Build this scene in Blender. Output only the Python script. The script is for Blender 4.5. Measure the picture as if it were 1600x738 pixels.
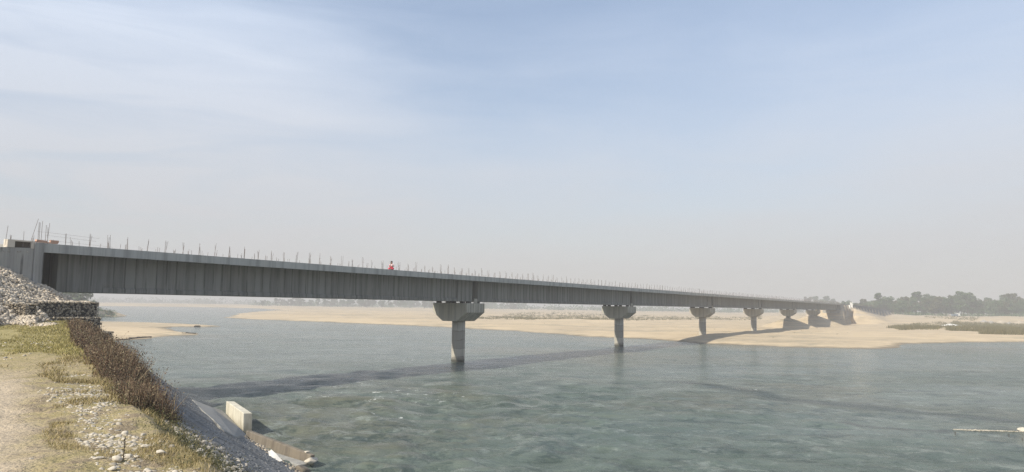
import bpy, math, random
import numpy as np
from mathutils import Vector, Matrix

R = math.radians
random.seed(7); rng = np.random.default_rng(7)
scene = bpy.context.scene
for o in list(bpy.data.objects): bpy.data.objects.remove(o)
COL = scene.collection

# ------------------------------------------------------------------ camera
EYE = 6.75; PITCH = 0.0914909; ROLL = 0.0149666; FPX = 1200.0
cp, sp = math.cos(PITCH), math.sin(PITCH)
Fv = Vector((0, cp, sp)); Rx = Vector((1, 0, 0)); Uv = Vector((0, -sp, cp))
Rv = math.cos(ROLL)*Rx + math.sin(ROLL)*Uv
Up = -math.sin(ROLL)*Rx + math.cos(ROLL)*Uv
cam = bpy.data.objects.new('camera', bpy.data.cameras.new('camera')); COL.objects.link(cam)
M = Matrix((Rv, Up, -Fv)).transposed().to_4x4(); M.translation = (0, 0, EYE)
cam.matrix_world = M
cam.data.sensor_width = 36; cam.data.lens = 36*FPX/1600; cam.data.clip_end = 20000; cam.data.clip_start = .1
scene.camera = cam

# ------------------------------------------------------------------ bridge frame and sun
ANG = 0.5341318
b2 = np.array([math.sin(ANG), math.cos(ANG)]); t2 = np.array([math.cos(ANG), -math.sin(ANG)])   # along the bridge, sideways towards the camera
P0 = np.array([-29.775, 49.405])
SUN_EL = R(40)
h2 = b2*.936 + t2*.352; h2 /= np.linalg.norm(h2)
light_dir = Vector((h2[0]*math.cos(SUN_EL), h2[1]*math.cos(SUN_EL), -math.sin(SUN_EL)))
sun = bpy.data.objects.new('sun', bpy.data.lights.new('sun', 'SUN')); COL.objects.link(sun)
sun.data.energy = 4.0; sun.data.angle = R(.6); sun.data.color = (1, .92, .78)
sun.rotation_euler = light_dir.to_track_quat('-Z', 'Y').to_euler()

# ------------------------------------------------------------------ world
world = bpy.data.worlds.new('World'); scene.world = world; world.use_nodes = True
nt = world.node_tree; N = nt.nodes; Lk = nt.links; N.clear()
out = N.new('ShaderNodeOutputWorld'); bg = N.new('ShaderNodeBackground'); bg.inputs['Strength'].default_value = .1
sky = N.new('ShaderNodeTexSky'); sky.sky_type = 'NISHITA'; sky.sun_disc = False
sky.sun_elevation = SUN_EL; sky.sun_rotation = math.atan2(-h2[0], -h2[1]) % (2*math.pi)
sky.air_density = 1.0; sky.dust_density = 1.0; sky.ozone_density = 1.5
tc = N.new('ShaderNodeTexCoord'); sep = N.new('ShaderNodeSeparateXYZ'); Lk.new(tc.outputs['Generated'], sep.inputs[0])
def wmath(op, a, b=None, c=None, clamp=False):
    n = N.new('ShaderNodeMath'); n.operation = op; n.use_clamp = clamp
    for i, v in enumerate((a, b, c)):
        if v is None: continue
        if hasattr(v, 'is_linked'): Lk.new(v, n.inputs[i])
        else: n.inputs[i].default_value = v
    return n.outputs[0]
# thin high cloud: streaky noise on the direction plane, thicker on the left and near the horizon
mp = N.new('ShaderNodeMapping'); mp.inputs['Rotation'].default_value = (0, R(-28), R(10)); mp.inputs['Scale'].default_value = (1.3, 1.0, 4.5)
Lk.new(tc.outputs['Generated'], mp.inputs[0])
n1 = N.new('ShaderNodeTexNoise'); n1.inputs['Scale'].default_value = 2.2; n1.inputs['Detail'].default_value = 7; n1.inputs['Roughness'].default_value = .5; n1.inputs['Distortion'].default_value = .5
Lk.new(mp.outputs[0], n1.inputs['Vector'])
zz = sep.outputs['Z']
lft = wmath('MULTIPLY', wmath('MAXIMUM', wmath('SUBTRACT', -.10, sep.outputs['X']), 0.0), .8); rgt = wmath('MULTIPLY', wmath('MAXIMUM', wmath('SUBTRACT', sep.outputs['X'], .22), 0.0), .32)
tilt = wmath('SUBTRACT', wmath('SUBTRACT', zz, lft), rgt)    # veil reaches higher to both sides
e = wmath('MULTIPLY_ADD', wmath('SUBTRACT', n1.outputs['Fac'], .5), .30, tilt)
mr = N.new('ShaderNodeMapRange'); mr.interpolation_type = 'SMOOTHSTEP'
mr.inputs['From Min'].default_value = .0; mr.inputs['From Max'].default_value = .42
mr.inputs['To Min'].default_value = .96; mr.inputs['To Max'].default_value = .34
Lk.new(e, mr.inputs['Value'])
mp2 = N.new('ShaderNodeMapping'); mp2.inputs['Rotation'].default_value = (0, R(-32), R(0)); mp2.inputs['Scale'].default_value = (1.6, 1.0, 11); Lk.new(tc.outputs['Generated'], mp2.inputs[0])
n2 = N.new('ShaderNodeTexNoise'); n2.inputs['Scale'].default_value = 2.6; n2.inputs['Detail'].default_value = 6; n2.inputs['Distortion'].default_value = .9; Lk.new(mp2.outputs[0], n2.inputs['Vector'])
wm = wmath('MULTIPLY', wmath('SUBTRACT', n2.outputs['Fac'], .5), wmath('MULTIPLY_ADD', wmath('MAXIMUM', wmath('MULTIPLY', sep.outputs['X'], -1), 0.0), 1.5, .18))
wsum = wmath('ADD', mr.outputs[0], wm, clamp=True)
mix = N.new('ShaderNodeMix'); mix.data_type = 'RGBA'
Lk.new(wsum, mix.inputs['Factor']); Lk.new(sky.outputs[0], mix.inputs['A']); 
mr2 = N.new('ShaderNodeMapRange'); Lk.new(zz, mr2.inputs['Value']); mr2.inputs['From Min'].default_value = .0; mr2.inputs['From Max'].default_value = .38
veil = N.new('ShaderNodeMix'); veil.data_type = 'RGBA'; Lk.new(mr2.outputs[0], veil.inputs['Factor']); veil.inputs['A'].default_value = (4.3, 4.18, 4.02, 1); veil.inputs['B'].default_value = (5.0, 5.7, 6.9, 1)
Lk.new(veil.outputs['Result'], mix.inputs['B'])
Lk.new(mix.outputs['Result'], bg.inputs['Color']); Lk.new(bg.outputs[0], out.inputs[0])

scene.view_settings.view_transform = 'Standard'; scene.view_settings.look = 'None'
scene.view_settings.gamma = 1; scene.view_settings.exposure = 0.53; scene.view_settings.use_curve_mapping = False
scene.cycles.max_bounces = 5; scene.cycles.volume_bounces = 0; scene.cycles.use_denoising = True; scene.cycles.denoising_prefilter = 'NONE'
scene.cycles.transparent_max_bounces = 4; scene.cycles.diffuse_bounces = 2; scene.cycles.glossy_bounces = 2

# ------------------------------------------------------------------ helpers
def unp(u, v, z=0.0):
    d = Fv + Rv*((u-800)/FPX) - Up*((v-369)/FPX)
    t = (z-EYE)/d.z
    return (d.x*t, d.y*t)
def at(u, y, z=0.0):                       # a world point at depth y seen in column u
    return Vector(((u-800)/FPX*y, y, z))
def W(X, Y, z=0.0):                        # bridge frame to world
    p = P0 + b2*X - t2*Y
    return Vector((p[0], p[1], z))
bd = np.array([-.5255, .8508]); bn = np.array([.8508, .5255])   # bank frame: along, towards the river
def B(s, n, z=0.0):
    p = bd*s + bn*n
    return Vector((p[0], p[1], z))

def tag(o, label=None, cat=None, group=None, kind=None):
    if label: o['label'] = label
    if cat: o['category'] = cat
    if group: o['group'] = group
    if kind: o['kind'] = kind
    return o
def empty(name, loc=(0, 0, 0), rz=0):
    o = bpy.data.objects.new(name, None); o.location = loc; o.rotation_euler.z = rz; o.empty_display_size = .3; COL.objects.link(o); return o
def mesh_np(name, V, F, mat, parent=None, smooth=False):
    """V (n,3), F (m,k) of constant k, or a list of such"""
    me = bpy.data.meshes.new(name)
    V = np.asarray(V, np.float32); Fs = F if isinstance(F, list) else [F]
    Fs = [np.asarray(f, np.int32) for f in Fs if len(f)]
    nl = sum(f.size for f in Fs); nf = sum(len(f) for f in Fs)
    me.vertices.add(len(V)); me.vertices.foreach_set('co', V.ravel())
    me.loops.add(nl); me.loops.foreach_set('vertex_index', np.concatenate([f.ravel() for f in Fs]))
    starts = []; c = 0
    for f in Fs:
        starts.append(c+np.arange(len(f))*f.shape[1]); c += f.size
    me.polygons.add(nf); me.polygons.foreach_set('loop_start', np.concatenate(starts).astype(np.int32))
    if smooth: me.polygons.foreach_set('use_smooth', np.ones(nf, bool))
    me.update(calc_edges=True); me.validate()
    if mat: me.materials.append(mat)
    o = bpy.data.objects.new(name, me); COL.objects.link(o)
    if parent: o.parent = parent
    return o
class MB:
    def __init__(s): s.v = []; s.f = []
    def box(s, x0, x1, y0, y1, z0, z1, T=None):
        s.hexa([(x0,y0,z0),(x1,y0,z0),(x1,y1,z0),(x0,y1,z0),(x0,y0,z1),(x1,y0,z1),(x1,y1,z1),(x0,y1,z1)], T)
    def hexa(s, p, T=None):
        if T: p = [tuple(T @ Vector(q)) for q in p]
        k = len(s.v); s.v += p
        s.f += [(k,k+3,k+2,k+1),(k+4,k+5,k+6,k+7),(k,k+1,k+5,k+4),(k+1,k+2,k+6,k+5),(k+2,k+3,k+7,k+6),(k+3,k,k+4,k+7)]
    def tube(s, a, b, r0, r1=None, n=6):
        a = Vector(a); b = Vector(b); r1 = r0 if r1 is None else r1
        d = (b-a).normalized(); u = d.orthogonal().normalized(); w = d.cross(u); k = len(s.v)
        for p, r in ((a, r0), (b, r1)):
            for i in range(n):
                q = p + (u*math.cos(2*math.pi*i/n)+w*math.sin(2*math.pi*i/n))*r; s.v.append(tuple(q))
        for i in range(n): s.f.append((k+i, k+(i+1)%n, k+n+(i+1)%n, k+n+i))
        s.f.append(tuple(k+n+i for i in range(n))); s.f.append(tuple(k+n-1-i for i in range(n)))
    def prism(s, prof, axis, a, b):
        """prof: list of 2D points, extruded along axis 0 (x) or 1 (y) from a to b"""
        k = len(s.v); n = len(prof)
        for c in (a, b):
            for p, q in prof: s.v.append((c, p, q) if axis == 0 else (p, c, q))
        for i in range(n): s.f.append((k+i, k+(i+1)%n, k+n+(i+1)%n, k+n+i))
        s.f.append(tuple(range(k+n-1, k-1, -1))); s.f.append(tuple(range(k+n, k+2*n)))
    def build(s, name, mat, parent=None, smooth=False, bevel=0):
        me = bpy.data.meshes.new(name); me.from_pydata(s.v, [], s.f); me.validate(); me.update()
        if mat: me.materials.append(mat)
        import bmesh
        bm = bmesh.new(); bm.from_mesh(me); bmesh.ops.recalc_face_normals(bm, faces=bm.faces); bm.to_mesh(me); bm.free()
        if smooth:
            for p in me.polygons: p.use_smooth = True
        o = bpy.data.objects.new(name, me); COL.objects.link(o)
        if parent: o.parent = parent
        if bevel:
            m = o.modifiers.new('bevel', 'BEVEL'); m.width = bevel; m.segments = 2; m.limit_method = 'ANGLE'
        return o

# noise helper (value noise, vectorised)
_perm = rng.random((256, 256))
def vnoise(x, y):
    xi = np.floor(x).astype(int); yi = np.floor(y).astype(int); fx = x-xi; fy = y-yi
    fx = fx*fx*(3-2*fx); fy = fy*fy*(3-2*fy)
    g = lambda i, j: _perm[i % 256, j % 256]
    return (g(xi, yi)*(1-fx)+g(xi+1, yi)*fx)*(1-fy) + (g(xi, yi+1)*(1-fx)+g(xi+1, yi+1)*fx)*fy - .5
def fbm(x, y, o=4):
    r = 0; a = 1
    for i in range(o): r = r + a*vnoise(x+17.3*i, y+9.1*i); a *= .5; x = x*2.03; y = y*2.03
    return r
def sstep(a, b, x):
    t = np.clip((x-a)/(b-a), 0, 1); return t*t*(3-2*t)

# ------------------------------------------------------------------ materials
class Mat:
    def __init__(s, name, rough=.9, spec=.3):
        s.m = bpy.data.materials.new(name); s.m.use_nodes = True; s.t = s.m.node_tree; s.N = s.t.nodes; s.L = s.t.links
        s.p = s.N['Principled BSDF']; s.p.inputs['Roughness'].default_value = rough; s.p.inputs['Specular IOR Level'].default_value = spec
        s.tc = s.N.new('ShaderNodeTexCoord')
    def _set(s, sock, v):
        if hasattr(v, 'is_linked'): s.L.new(v, sock)
        else:
            try: sock.default_value = v
            except Exception: sock.default_value = (*v, 1)
    def coord(s, scale=(1,1,1), rot=(0,0,0), loc=(0,0,0), src='Object'):
        m = s.N.new('ShaderNodeMapping'); m.inputs['Scale'].default_value = scale; m.inputs['Rotation'].default_value = rot; m.inputs['Location'].default_value = loc
        s.L.new(s.tc.outputs[src], m.inputs[0]); return m.outputs[0]
    def noise(s, vec, scale=1, detail=4, rough=.55, dist=0, out='Fac'):
        n = s.N.new('ShaderNodeTexNoise'); s.L.new(vec, n.inputs['Vector'])
        n.inputs['Scale'].default_value = scale; n.inputs['Detail'].default_value = detail; n.inputs['Roughness'].default_value = rough; n.inputs['Distortion'].default_value = dist
        return n.outputs[out]
    def math(s, op, a, b=None, c=None, clamp=False):
        n = s.N.new('ShaderNodeMath'); n.operation = op; n.use_clamp = clamp
        for i, v in enumerate((a, b, c)):
            if v is not None: s._set(n.inputs[i], v)
        return n.outputs[0]
    def ramp(s, v, a, b, lo=0., hi=1.):
        n = s.N.new('ShaderNodeMapRange'); n.interpolation_type = 'SMOOTHSTEP'; s.L.new(v, n.inputs['Value'])
        n.inputs['From Min'].default_value = a; n.inputs['From Max'].default_value = b; n.inputs['To Min'].default_value = lo; n.inputs['To Max'].default_value = hi
        return n.outputs[0]
    def mix(s, f, a, b, mode='MIX'):
        n = s.N.new('ShaderNodeMix'); n.data_type = 'RGBA'; n.blend_type = mode
        s._set(n.inputs['Factor'], f); s._set(n.inputs['A'], a if hasattr(a, 'is_linked') else (*a, 1)); s._set(n.inputs['B'], b if hasattr(b, 'is_linked') else (*b, 1))
        return n.outputs['Result']
    def sep(s, vec):
        n = s.N.new('ShaderNodeSeparateXYZ'); s.L.new(vec, n.inputs[0]); return n.outputs
    def island(s):
        n = s.N.new('ShaderNodeNewGeometry'); return n.outputs['Random Per Island']
    def colramp(s, v, stops):
        n = s.N.new('ShaderNodeValToRGB'); s.L.new(v, n.inputs[0]); cr = n.color_ramp
        while len(cr.elements) < len(stops): cr.elements.new(.5)
        for e_, (p, c) in zip(cr.elements, stops): e_.position = p; e_.color = (*c, 1)
        return n.outputs[0]
    def color(s, v): s._set(s.p.inputs['Base Color'], v if hasattr(v, 'is_linked') else (*v, 1))
    def bump(s, h, dist=.02, strength=1, prev=None):
        n = s.N.new('ShaderNodeBump'); s.L.new(h, n.inputs['Height']); n.inputs['Distance'].default_value = dist; n.inputs['Strength'].default_value = strength
        if prev: s.L.new(prev, n.inputs['Normal'])
        s.L.new(n.outputs[0], s.p.inputs['Normal']); return n.outputs[0]

def concrete(name, base=(.30,.30,.28), dark=(.16,.16,.15), warm=(.36,.33,.27), boards=0, bands=0, warmth=.3):
    m = Mat(name, .88, .25); o = m.coord()
    streak = m.noise(m.coord((2.2, 2.2, .09)), 1.1, 6, .7)
    blot = m.noise(o, .35, 5, .6)
    c = m.mix(m.ramp(blot, .35, .7), base, warm) if warmth else base
    if warmth: c = m.mix(m.ramp(blot, .40, .75, 0, warmth), base, warm)
    c = m.mix(m.ramp(streak, .42, .66, 0, .8), c, dark)
    h = m.noise(o, 9, 5, .6)
    if boards:
        x = m.sep(o)[0]
        px = m.math('MULTIPLY', x, 1/boards)
        fl = m.math('FLOOR', px); fr = m.math('FRACT', px)
        wn = m.N.new('ShaderNodeTexWhiteNoise'); wn.noise_dimensions = '1D'; m.L.new(fl, wn.inputs['W'])
        c = m.mix(m.math('MULTIPLY', wn.outputs['Value'], .30), c, dark)
        edge = m.math('ABSOLUTE', m.math('SUBTRACT', fr, .5))
        line = m.ramp(edge, .40, .48)
        brk = m.ramp(m.noise(m.coord((1, 1, .25)), 1.6, 3), .34, .58)
        line = m.math('MULTIPLY', line, brk)
        c = m.mix(m.math('MULTIPLY', line, .8), c, (.055,.055,.052))
        h = m.math('SUBTRACT', h, m.math('MULTIPLY', line, .5))
    if bands:
        z = m.sep(o)[2]
        nz = m.noise(m.coord((.5, .5, 1.6)), 1.0, 4, .6)
        zz_ = m.math('MULTIPLY_ADD', nz, .9, z)
        fr = m.math('FRACT', m.math('MULTIPLY', zz_, 1/bands))
        line = m.ramp(m.math('ABSOLUTE', m.math('SUBTRACT', fr, .5)), .455, .49)
        c = m.mix(m.math('MULTIPLY', line, .6), c, (.09,.085,.08))
        fl = m.math('FLOOR', m.math('MULTIPLY', zz_, 1/bands))
        wn = m.N.new('ShaderNodeTexWhiteNoise'); wn.noise_dimensions = '1D'; m.L.new(fl, wn.inputs['W'])
        c = m.mix(m.math('MULTIPLY', wn.outputs['Value'], .6), c, (.17,.155,.13))
        wet = m.ramp(m.math('MULTIPLY_ADD', nz, .5, z), .45, .95, 1, 0)                       # wet, algae-dark foot at the water line
        c = m.mix(m.math('MULTIPLY', wet, .9), c, (.035,.037,.03))
    if name == 'block_concrete':
        bz = m.math('MULTIPLY_ADD', m.noise(o, 2.5, 5), .5, m.sep(o)[2]); c = m.mix(m.ramp(bz, .35, 1.0, .8, 0), c, (.22,.195,.14)); c = m.mix(m.ramp(m.noise(m.coord((1.5,1.5,.4)), 2.2, 6, .7), .5, .7, 0, .6), c, (.30,.27,.20))
    m.color(c); m.bump(h, .015); return m.m

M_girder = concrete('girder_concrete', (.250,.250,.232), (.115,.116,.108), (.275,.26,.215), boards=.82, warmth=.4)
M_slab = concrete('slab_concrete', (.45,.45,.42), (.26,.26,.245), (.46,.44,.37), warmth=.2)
M_cap = concrete('cap_concrete', (.44,.42,.36), (.23,.22,.195), (.47,.42,.31), boards=.55, warmth=.5)
M_col = concrete('column_concrete', (.47,.45,.39), (.27,.25,.215), (.50,.45,.35), bands=1.05, warmth=.5)
M_wall = concrete('abutment_concrete', (.38,.375,.355), (.20,.198,.185), (.30,.28,.22), boards=1.2, warmth=.4)
M_block = concrete('block_concrete', (.64,.61,.51), (.44,.41,.33), (.66,.61,.47), warmth=.5)
M_toe = concrete('toe_concrete', (.20,.175,.14), (.10,.085,.07), (.22,.18,.13), warmth=.6)
M_apron = concrete('apron_concrete', (.30,.30,.285), (.20,.195,.185), (.32,.30,.25), warmth=.4)
m = Mat('dark_gap'); m.color((.03,.03,.03)); M_dark = m.m
m = Mat('rebar_steel', .7); m.color(m.mix(m.noise(m.coord(), 6), (.15,.135,.13), (.26,.21,.18))); M_rebar = m.m
m = Mat('rusty_wire', .6); m.color((.12,.115,.11)); M_wire = m.m

def stone_mat(name, stops):
    m = Mat(name, .85, .3); c = m.colramp(m.island(), stops)
    n = m.noise(m.coord(), 9, 5, .6); c = m.mix(m.ramp(n, .3, .75, 0, .35), c, (.13,.12,.105)); m.color(c); m.bump(m.noise(m.coord(), 30, 3), .01); return m.m
M_rubble = stone_mat('rubble_stone', [(0,(.42,.35,.26)),(.35,(.68,.59,.46)),(.6,(.52,.44,.34)),(.85,(.78,.69,.56)),(1,(.30,.25,.19))])
M_stone = stone_mat('river_stone', [(0,(.30,.28,.25)),(.3,(.46,.42,.36)),(.55,(.36,.34,.31)),(.8,(.54,.50,.44)),(1,(.25,.235,.215))])
M_pale = stone_mat('pale_stone', [(0,(.36,.32,.25)),(.35,(.54,.48,.38)),(.6,(.43,.39,.32)),(.85,(.62,.56,.46)),(1,(.28,.26,.225))])
M_gabstone = stone_mat('gabion_stone', [(0,(.19,.16,.12)),(.4,(.40,.34,.26)),(.7,(.55,.48,.37)),(1,(.27,.23,.175))])

M_rev = stone_mat('revetment_stone', [(0,(.17,.17,.165)),(.5,(.26,.26,.25)),(.85,(.33,.325,.31)),(1,(.12,.12,.118))])
def leaf_mat(name, stops, rough=.8, trans=0):
    m = Mat(name, rough, .15); c = m.colramp(m.island(), stops); m.color(c); return m.m
M_tree = leaf_mat('tree_leaves', [(0,(.045,.080,.035)),(.5,(.085,.135,.060)),(.8,(.125,.165,.085)),(1,(.18,.20,.13))])
M_tree2 = leaf_mat('olive_leaves', [(0,(.05,.058,.028)),(.5,(.09,.095,.045)),(1,(.14,.135,.07))])
M_brush = leaf_mat('dry_brush', [(0,(.065,.043,.030)),(.35,(.13,.085,.058)),(.65,(.185,.128,.085)),(.82,(.24,.19,.12)),(.93,(.34,.29,.19)),(1,(.10,.11,.05))])
M_brushg = leaf_mat('green_brush', [(0,(.045,.05,.022)),(.5,(.09,.095,.04)),(1,(.17,.15,.08))])
M_grass = leaf_mat('dry_grass', [(0,(.16,.14,.055)),(.3,(.29,.24,.10)),(.65,(.39,.31,.165)),(1,(.50,.41,.26))])
M_grass2 = leaf_mat('green_grass', [(0,(.16,.155,.05)),(.35,(.28,.25,.085)),(.7,(.37,.315,.13)),(1,(.46,.38,.20))])
M_scrub = leaf_mat('sand_scrub', [(0,(.085,.08,.035)),(.5,(.14,.125,.06)),(1,(.22,.19,.105))])
m = Mat('bark'); m.color((.07,.055,.04)); M_bark = m.m

# ------------------------------------------------------------------ far ground: one sheet, banks raised out of the river
def px_poly(pts, z=0.): return np.array([unp(u, v, z) for u, v in pts])
polyA = px_poly([(20,504),(110,503.5),(200,504),(250,505.5),(300,508),(345,509.6),(362,510.6),(330,511.6),(285,511.4),(268,513),(272,516),(290,519),(303,521),(297,524),(262,525),(236,527),(222,530),(192,532),(165,534.5),(110,537),(40,540)])
polyB = np.vstack([px_poly([(362,491),(366,494),(363,497),(382,499),(420,500),(500,503.4),(600,507.3),(680,510.5),(740,513.5),(800,517),(860,521),(905,525.2),(960,528),(1010,529.5),(1042,532),(1075,535),(1115,537),(1180,539.5),(1240,542),(1290,544),(1340,545.4),(1382,544.8),(1396,541.5),(1408,538),(1440,536.3),(1500,535.6),(1600,535.2),(1800,535),(2400,532)]),
                    np.array([[3500,300],[5000,5000],[-2600,5000],[-1500,1900]]), px_poly([(200,479.0),(300,479.8),(400,482.0),(440,484.6),(400,487.6)])])
polyD = px_poly([(-60,497.5),(60,497),(150,496.4),(186,495.2),(184,493.2),(168,491),(150,488),(100,486),(-60,485)])
polyE = np.vstack([px_poly([(-400,481),(0,478.2),(120,478.4),(200,479.0)]), np.array([[-1500,1900],[-2600,5000],[-6000,5000],[-6000,900]])])
def sdist(P, poly):
    x, y = P[:,0], P[:,1]; d = np.full(len(P), 1e18); ins = np.zeros(len(P), bool)
    for i in range(len(poly)):
        a = poly[i]; c = poly[(i+1) % len(poly)]; e_ = c-a; L2 = (e_@e_)+1e-9
        t = np.clip(((x-a[0])*e_[0]+(y-a[1])*e_[1])/L2, 0, 1)
        dd = (x-a[0]-t*e_[0])**2+(y-a[1]-t*e_[1])**2; d = np.minimum(d, dd)
        cond = ((a[1] > y) != (c[1] > y))
        with np.errstate(divide='ignore', invalid='ignore'):
            xi = a[0]+(y-a[1])*e_[0]/(e_[1] if abs(e_[1]) > 1e-9 else 1e-9)
        ins ^= cond & (x < xi)
    return np.where(ins, 1, -1)*np.sqrt(d)
ZTOP = 9.7
def ground_h(P):
    x, y = P[:,0], P[:,1]; r = np.hypot(x, y)
    dB = sdist(P, polyB); dA = sdist(P, polyA); dD = sdist(P, polyD); dE = sdist(P, polyE)
    wob = fbm(x/16, y/16, 5)*np.minimum(6, r/45) + fbm(x/70+3, y/70, 3)*np.minimum(7, r/50)
    def prof(d, rise, wid): d = d + wob; return np.where(d > 0, rise*(1-np.exp(-np.maximum(d, 0)/wid)), np.maximum(-2.2, d*.12))
    hB = prof(dB, 1.05, 11); hA = prof(dA, .55, 5); hD = prof(dD, 3.0, 6); hE = prof(dE, 1.5, 15)
    h = np.maximum.reduce([hB, hA, hD, hE])
    rel = P-P0; X = rel@b2; Y = -(rel@t2)
    land = sstep(0, 30, dB)
    h = h + sstep(6, 40, dB)*(fbm(x/35, y/35, 4)*.9 + .35*fbm(x/9, y/22, 3))
    h = np.where((dB > 3) & (h < .35), .35, h)
    # rise to the wooded terrace on the right, gentler further left
    right = sstep(.28, .44, x/np.maximum(y, 1))
    h = h + land*right*3.9*sstep(330, 560, y) + land*(1-right)*1.4*sstep(500, 1100, r)
    # approach embankment beyond the last span, and the sand heaped round its end
    emb = np.where(Y > -2.9, np.clip(ZTOP-np.maximum(0, X-371)**1.5*2.4/240**1.5 - np.maximum(0, Y-6.5)*.62, 0, 9.8)*sstep(338, 356, X)*sstep(760, 640, X), 0)
    emb = np.where(emb > .05, emb, -5)
    line = np.interp(X, [330, 352, 371, 439, 530, 625, 700], [2.0, 8.6, 9.0, 6.9, 4.6, 3.0, 1.0])
    heap = np.where(Y < 0, line - np.maximum(0, -2.9-Y)*(.36*sstep(330, 380, X)+.10), -5)
    heap = np.where(X > 368, heap, -5)
    low = np.clip(2.1-.035*np.hypot(X-345, (Y+9)), 0, 2.1)
    h = np.where(X > 150, np.maximum(h, np.maximum(emb, heap)) + 0*low, h)
    # dug heaps round the last two dry piers
    for Xp, hh, rr in ((250, 3.6, 9.5), (300, 4.6, 12)):
        h = np.maximum(h, (hh+1.0) - np.hypot(X-Xp, Y-2.3)*(hh/rr)) if True else h
    return h, X, Y
nr, na = 620, 620
rad = np.concatenate([[1.0], np.exp(np.linspace(math.log(62), math.log(6500), nr-1))])
ang = np.concatenate([np.linspace(-math.pi, -.85, 40, endpoint=False), np.linspace(-.85, .85, na-80, endpoint=False), np.linspace(.85, math.pi, 41)])
RR, AA = np.meshgrid(rad, ang, indexing='ij'); P = np.stack([RR.ravel()*np.sin(AA.ravel()), RR.ravel()*np.cos(AA.ravel())], 1)
H, _, _ = ground_h(P)
H = np.where(RR.ravel() < 60, -2.5, H)
H = np.where((P[:,1] < -20), np.maximum(H, 0) - 2.2, H)
Vg = np.column_stack([P, H])
idx = np.arange(len(rad)*len(ang)).reshape(len(rad), len(ang))
Fg = np.stack([idx[:-1,:-1], idx[1:,:-1], idx[1:,1:], idx[:-1,1:]], -1).reshape(-1, 4)[:, ::-1]
m = Mat('river_sand', .95, .15); o_ = m.coord(); z = m.sep(o_)[2]
n_a = m.noise(m.coord((.012,.03,1)), 1, 6, .6); n_b = m.noise(m.coord((.12,.3,1)), 1, 6, .65); n_c = m.noise(o_, 1.3, 5, .6)
c = m.mix(m.ramp(n_a, .35, .65), (.58,.465,.31), (.48,.39,.27))
c = m.mix(m.ramp(n_b, .42, .66, 0, .6), c, (.36,.29,.195))
c = m.mix(m.ramp(n_c, .5, .75, 0, .25), c, (.55,.47,.35))
# pebble banks and sparse plants as a soft mottling of the ground itself
peb = m.math('MULTIPLY', m.ramp(m.noise(m.coord((.02,.05,1), loc=(5,3,0)), 1, 5, .6), .52, .62), m.ramp(m.noise(m.coord((.3,.7,1)), 1, 6, .7), .40, .62))
c = m.mix(m.math('MULTIPLY', peb, .8), c, (.25,.225,.165))
wetn = m.math('MULTIPLY_ADD', m.noise(o_, .25, 4), .35, z)
c = m.mix(m.ramp(wetn, .16, .42, .8, 0), c, (.15,.125,.09))
terr = m.math('MULTIPLY', m.ramp(z, 3.2, 4.8), m.ramp(m.noise(m.coord((.05,.05,.5)), 1, 6, .7), .4, .6))
c = m.mix(m.math('MULTIPLY', terr, .5), c, (.36,.33,.30))
m.color(c); m.bump(n_c, .12, .8); M_sand = m.m
tag(mesh_np('ground', Vg, Fg, M_sand, smooth=True), kind='structure')

# ------------------------------------------------------------------ river
m = Mat('river_water', .10, .20); o_ = m.coord(); p_ = m.sep(o_)
m.p.inputs['IOR'].default_value = 1.25
big = m.noise(m.coord((.022,.05,1), rot=(0,0,R(-12))), 1, 5, .6, .6)
mid = m.noise(m.coord((.10,.30,1), rot=(0,0,R(-10))), 1, 6, .62, .4)
c = m.mix(m.ramp(big, .35, .65), (.100,.131,.112), (.130,.159,.136))
c = m.mix(m.ramp(m.noise(m.coord((.03,.03,1), loc=(9,2,0)), 1, 4, .6), .50, .66, 0, .55), c, (.140,.132,.095))
c = m.mix(m.ramp(mid, .42, .72, 0, .45), c, (.060,.088,.078))
chop_shade = m.noise(m.coord((.30,.40,1), rot=(0,0,R(-7))), 1, 10, .82, .3)  # light and dark of small waves, painted into the water colour
c = m.mix(m.ramp(chop_shade, .49, .60, 0, .75), c, (.040,.060,.056))
c = m.mix(m.ramp(m.noise(m.coord((.34,.42,1), rot=(0,0,R(5)), loc=(4,4,0)), 1, 10, .84, .3), .52, .62, 0, .6), c, (.25,.28,.255))  # brighter wave faces, painted in as paler colour
def near_line(pts, wid):                                             # soft band along a polyline of water points
    best = None
    for (ax, ay), (cx, cy) in zip(pts[:-1], pts[1:]):
        L_ = math.hypot(cx-ax, cy-ay); ux, uy = (cx-ax)/L_, (cy-ay)/L_
        wx = m.math('ADD', p_[0], m.math('MULTIPLY_ADD', m.noise(o_, .12, 3), 4, -2)); wy = m.math('ADD', p_[1], m.math('MULTIPLY_ADD', m.noise(m.coord(loc=(31,7,0)), .16, 5), 3.4, -1.7))
        dx = m.math('SUBTRACT', wx, ax); dy = m.math('SUBTRACT', wy, ay)
        al = m.math('ADD', m.math('MULTIPLY', dx, ux), m.math('MULTIPLY', dy, uy))
        ac = m.math('ABSOLUTE', m.math('SUBTRACT', m.math('MULTIPLY', dx, uy), m.math('MULTIPLY', dy, ux)))
        over = m.math('MAXIMUM', m.math('SUBTRACT', al, L_), m.math('MULTIPLY', al, -1))
        d_ = m.math('MAXIMUM', ac, over)
        best = d_ if best is None else m.math('MINIMUM', best, d_)
    return m.ramp(best, 0, wid, 1, 0)
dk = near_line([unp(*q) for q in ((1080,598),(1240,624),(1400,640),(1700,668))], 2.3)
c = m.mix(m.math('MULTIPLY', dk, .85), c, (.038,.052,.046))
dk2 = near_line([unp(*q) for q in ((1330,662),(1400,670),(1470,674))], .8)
c = m.mix(m.math('MULTIPLY', dk2, .8), c, (.06,.066,.06))
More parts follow.
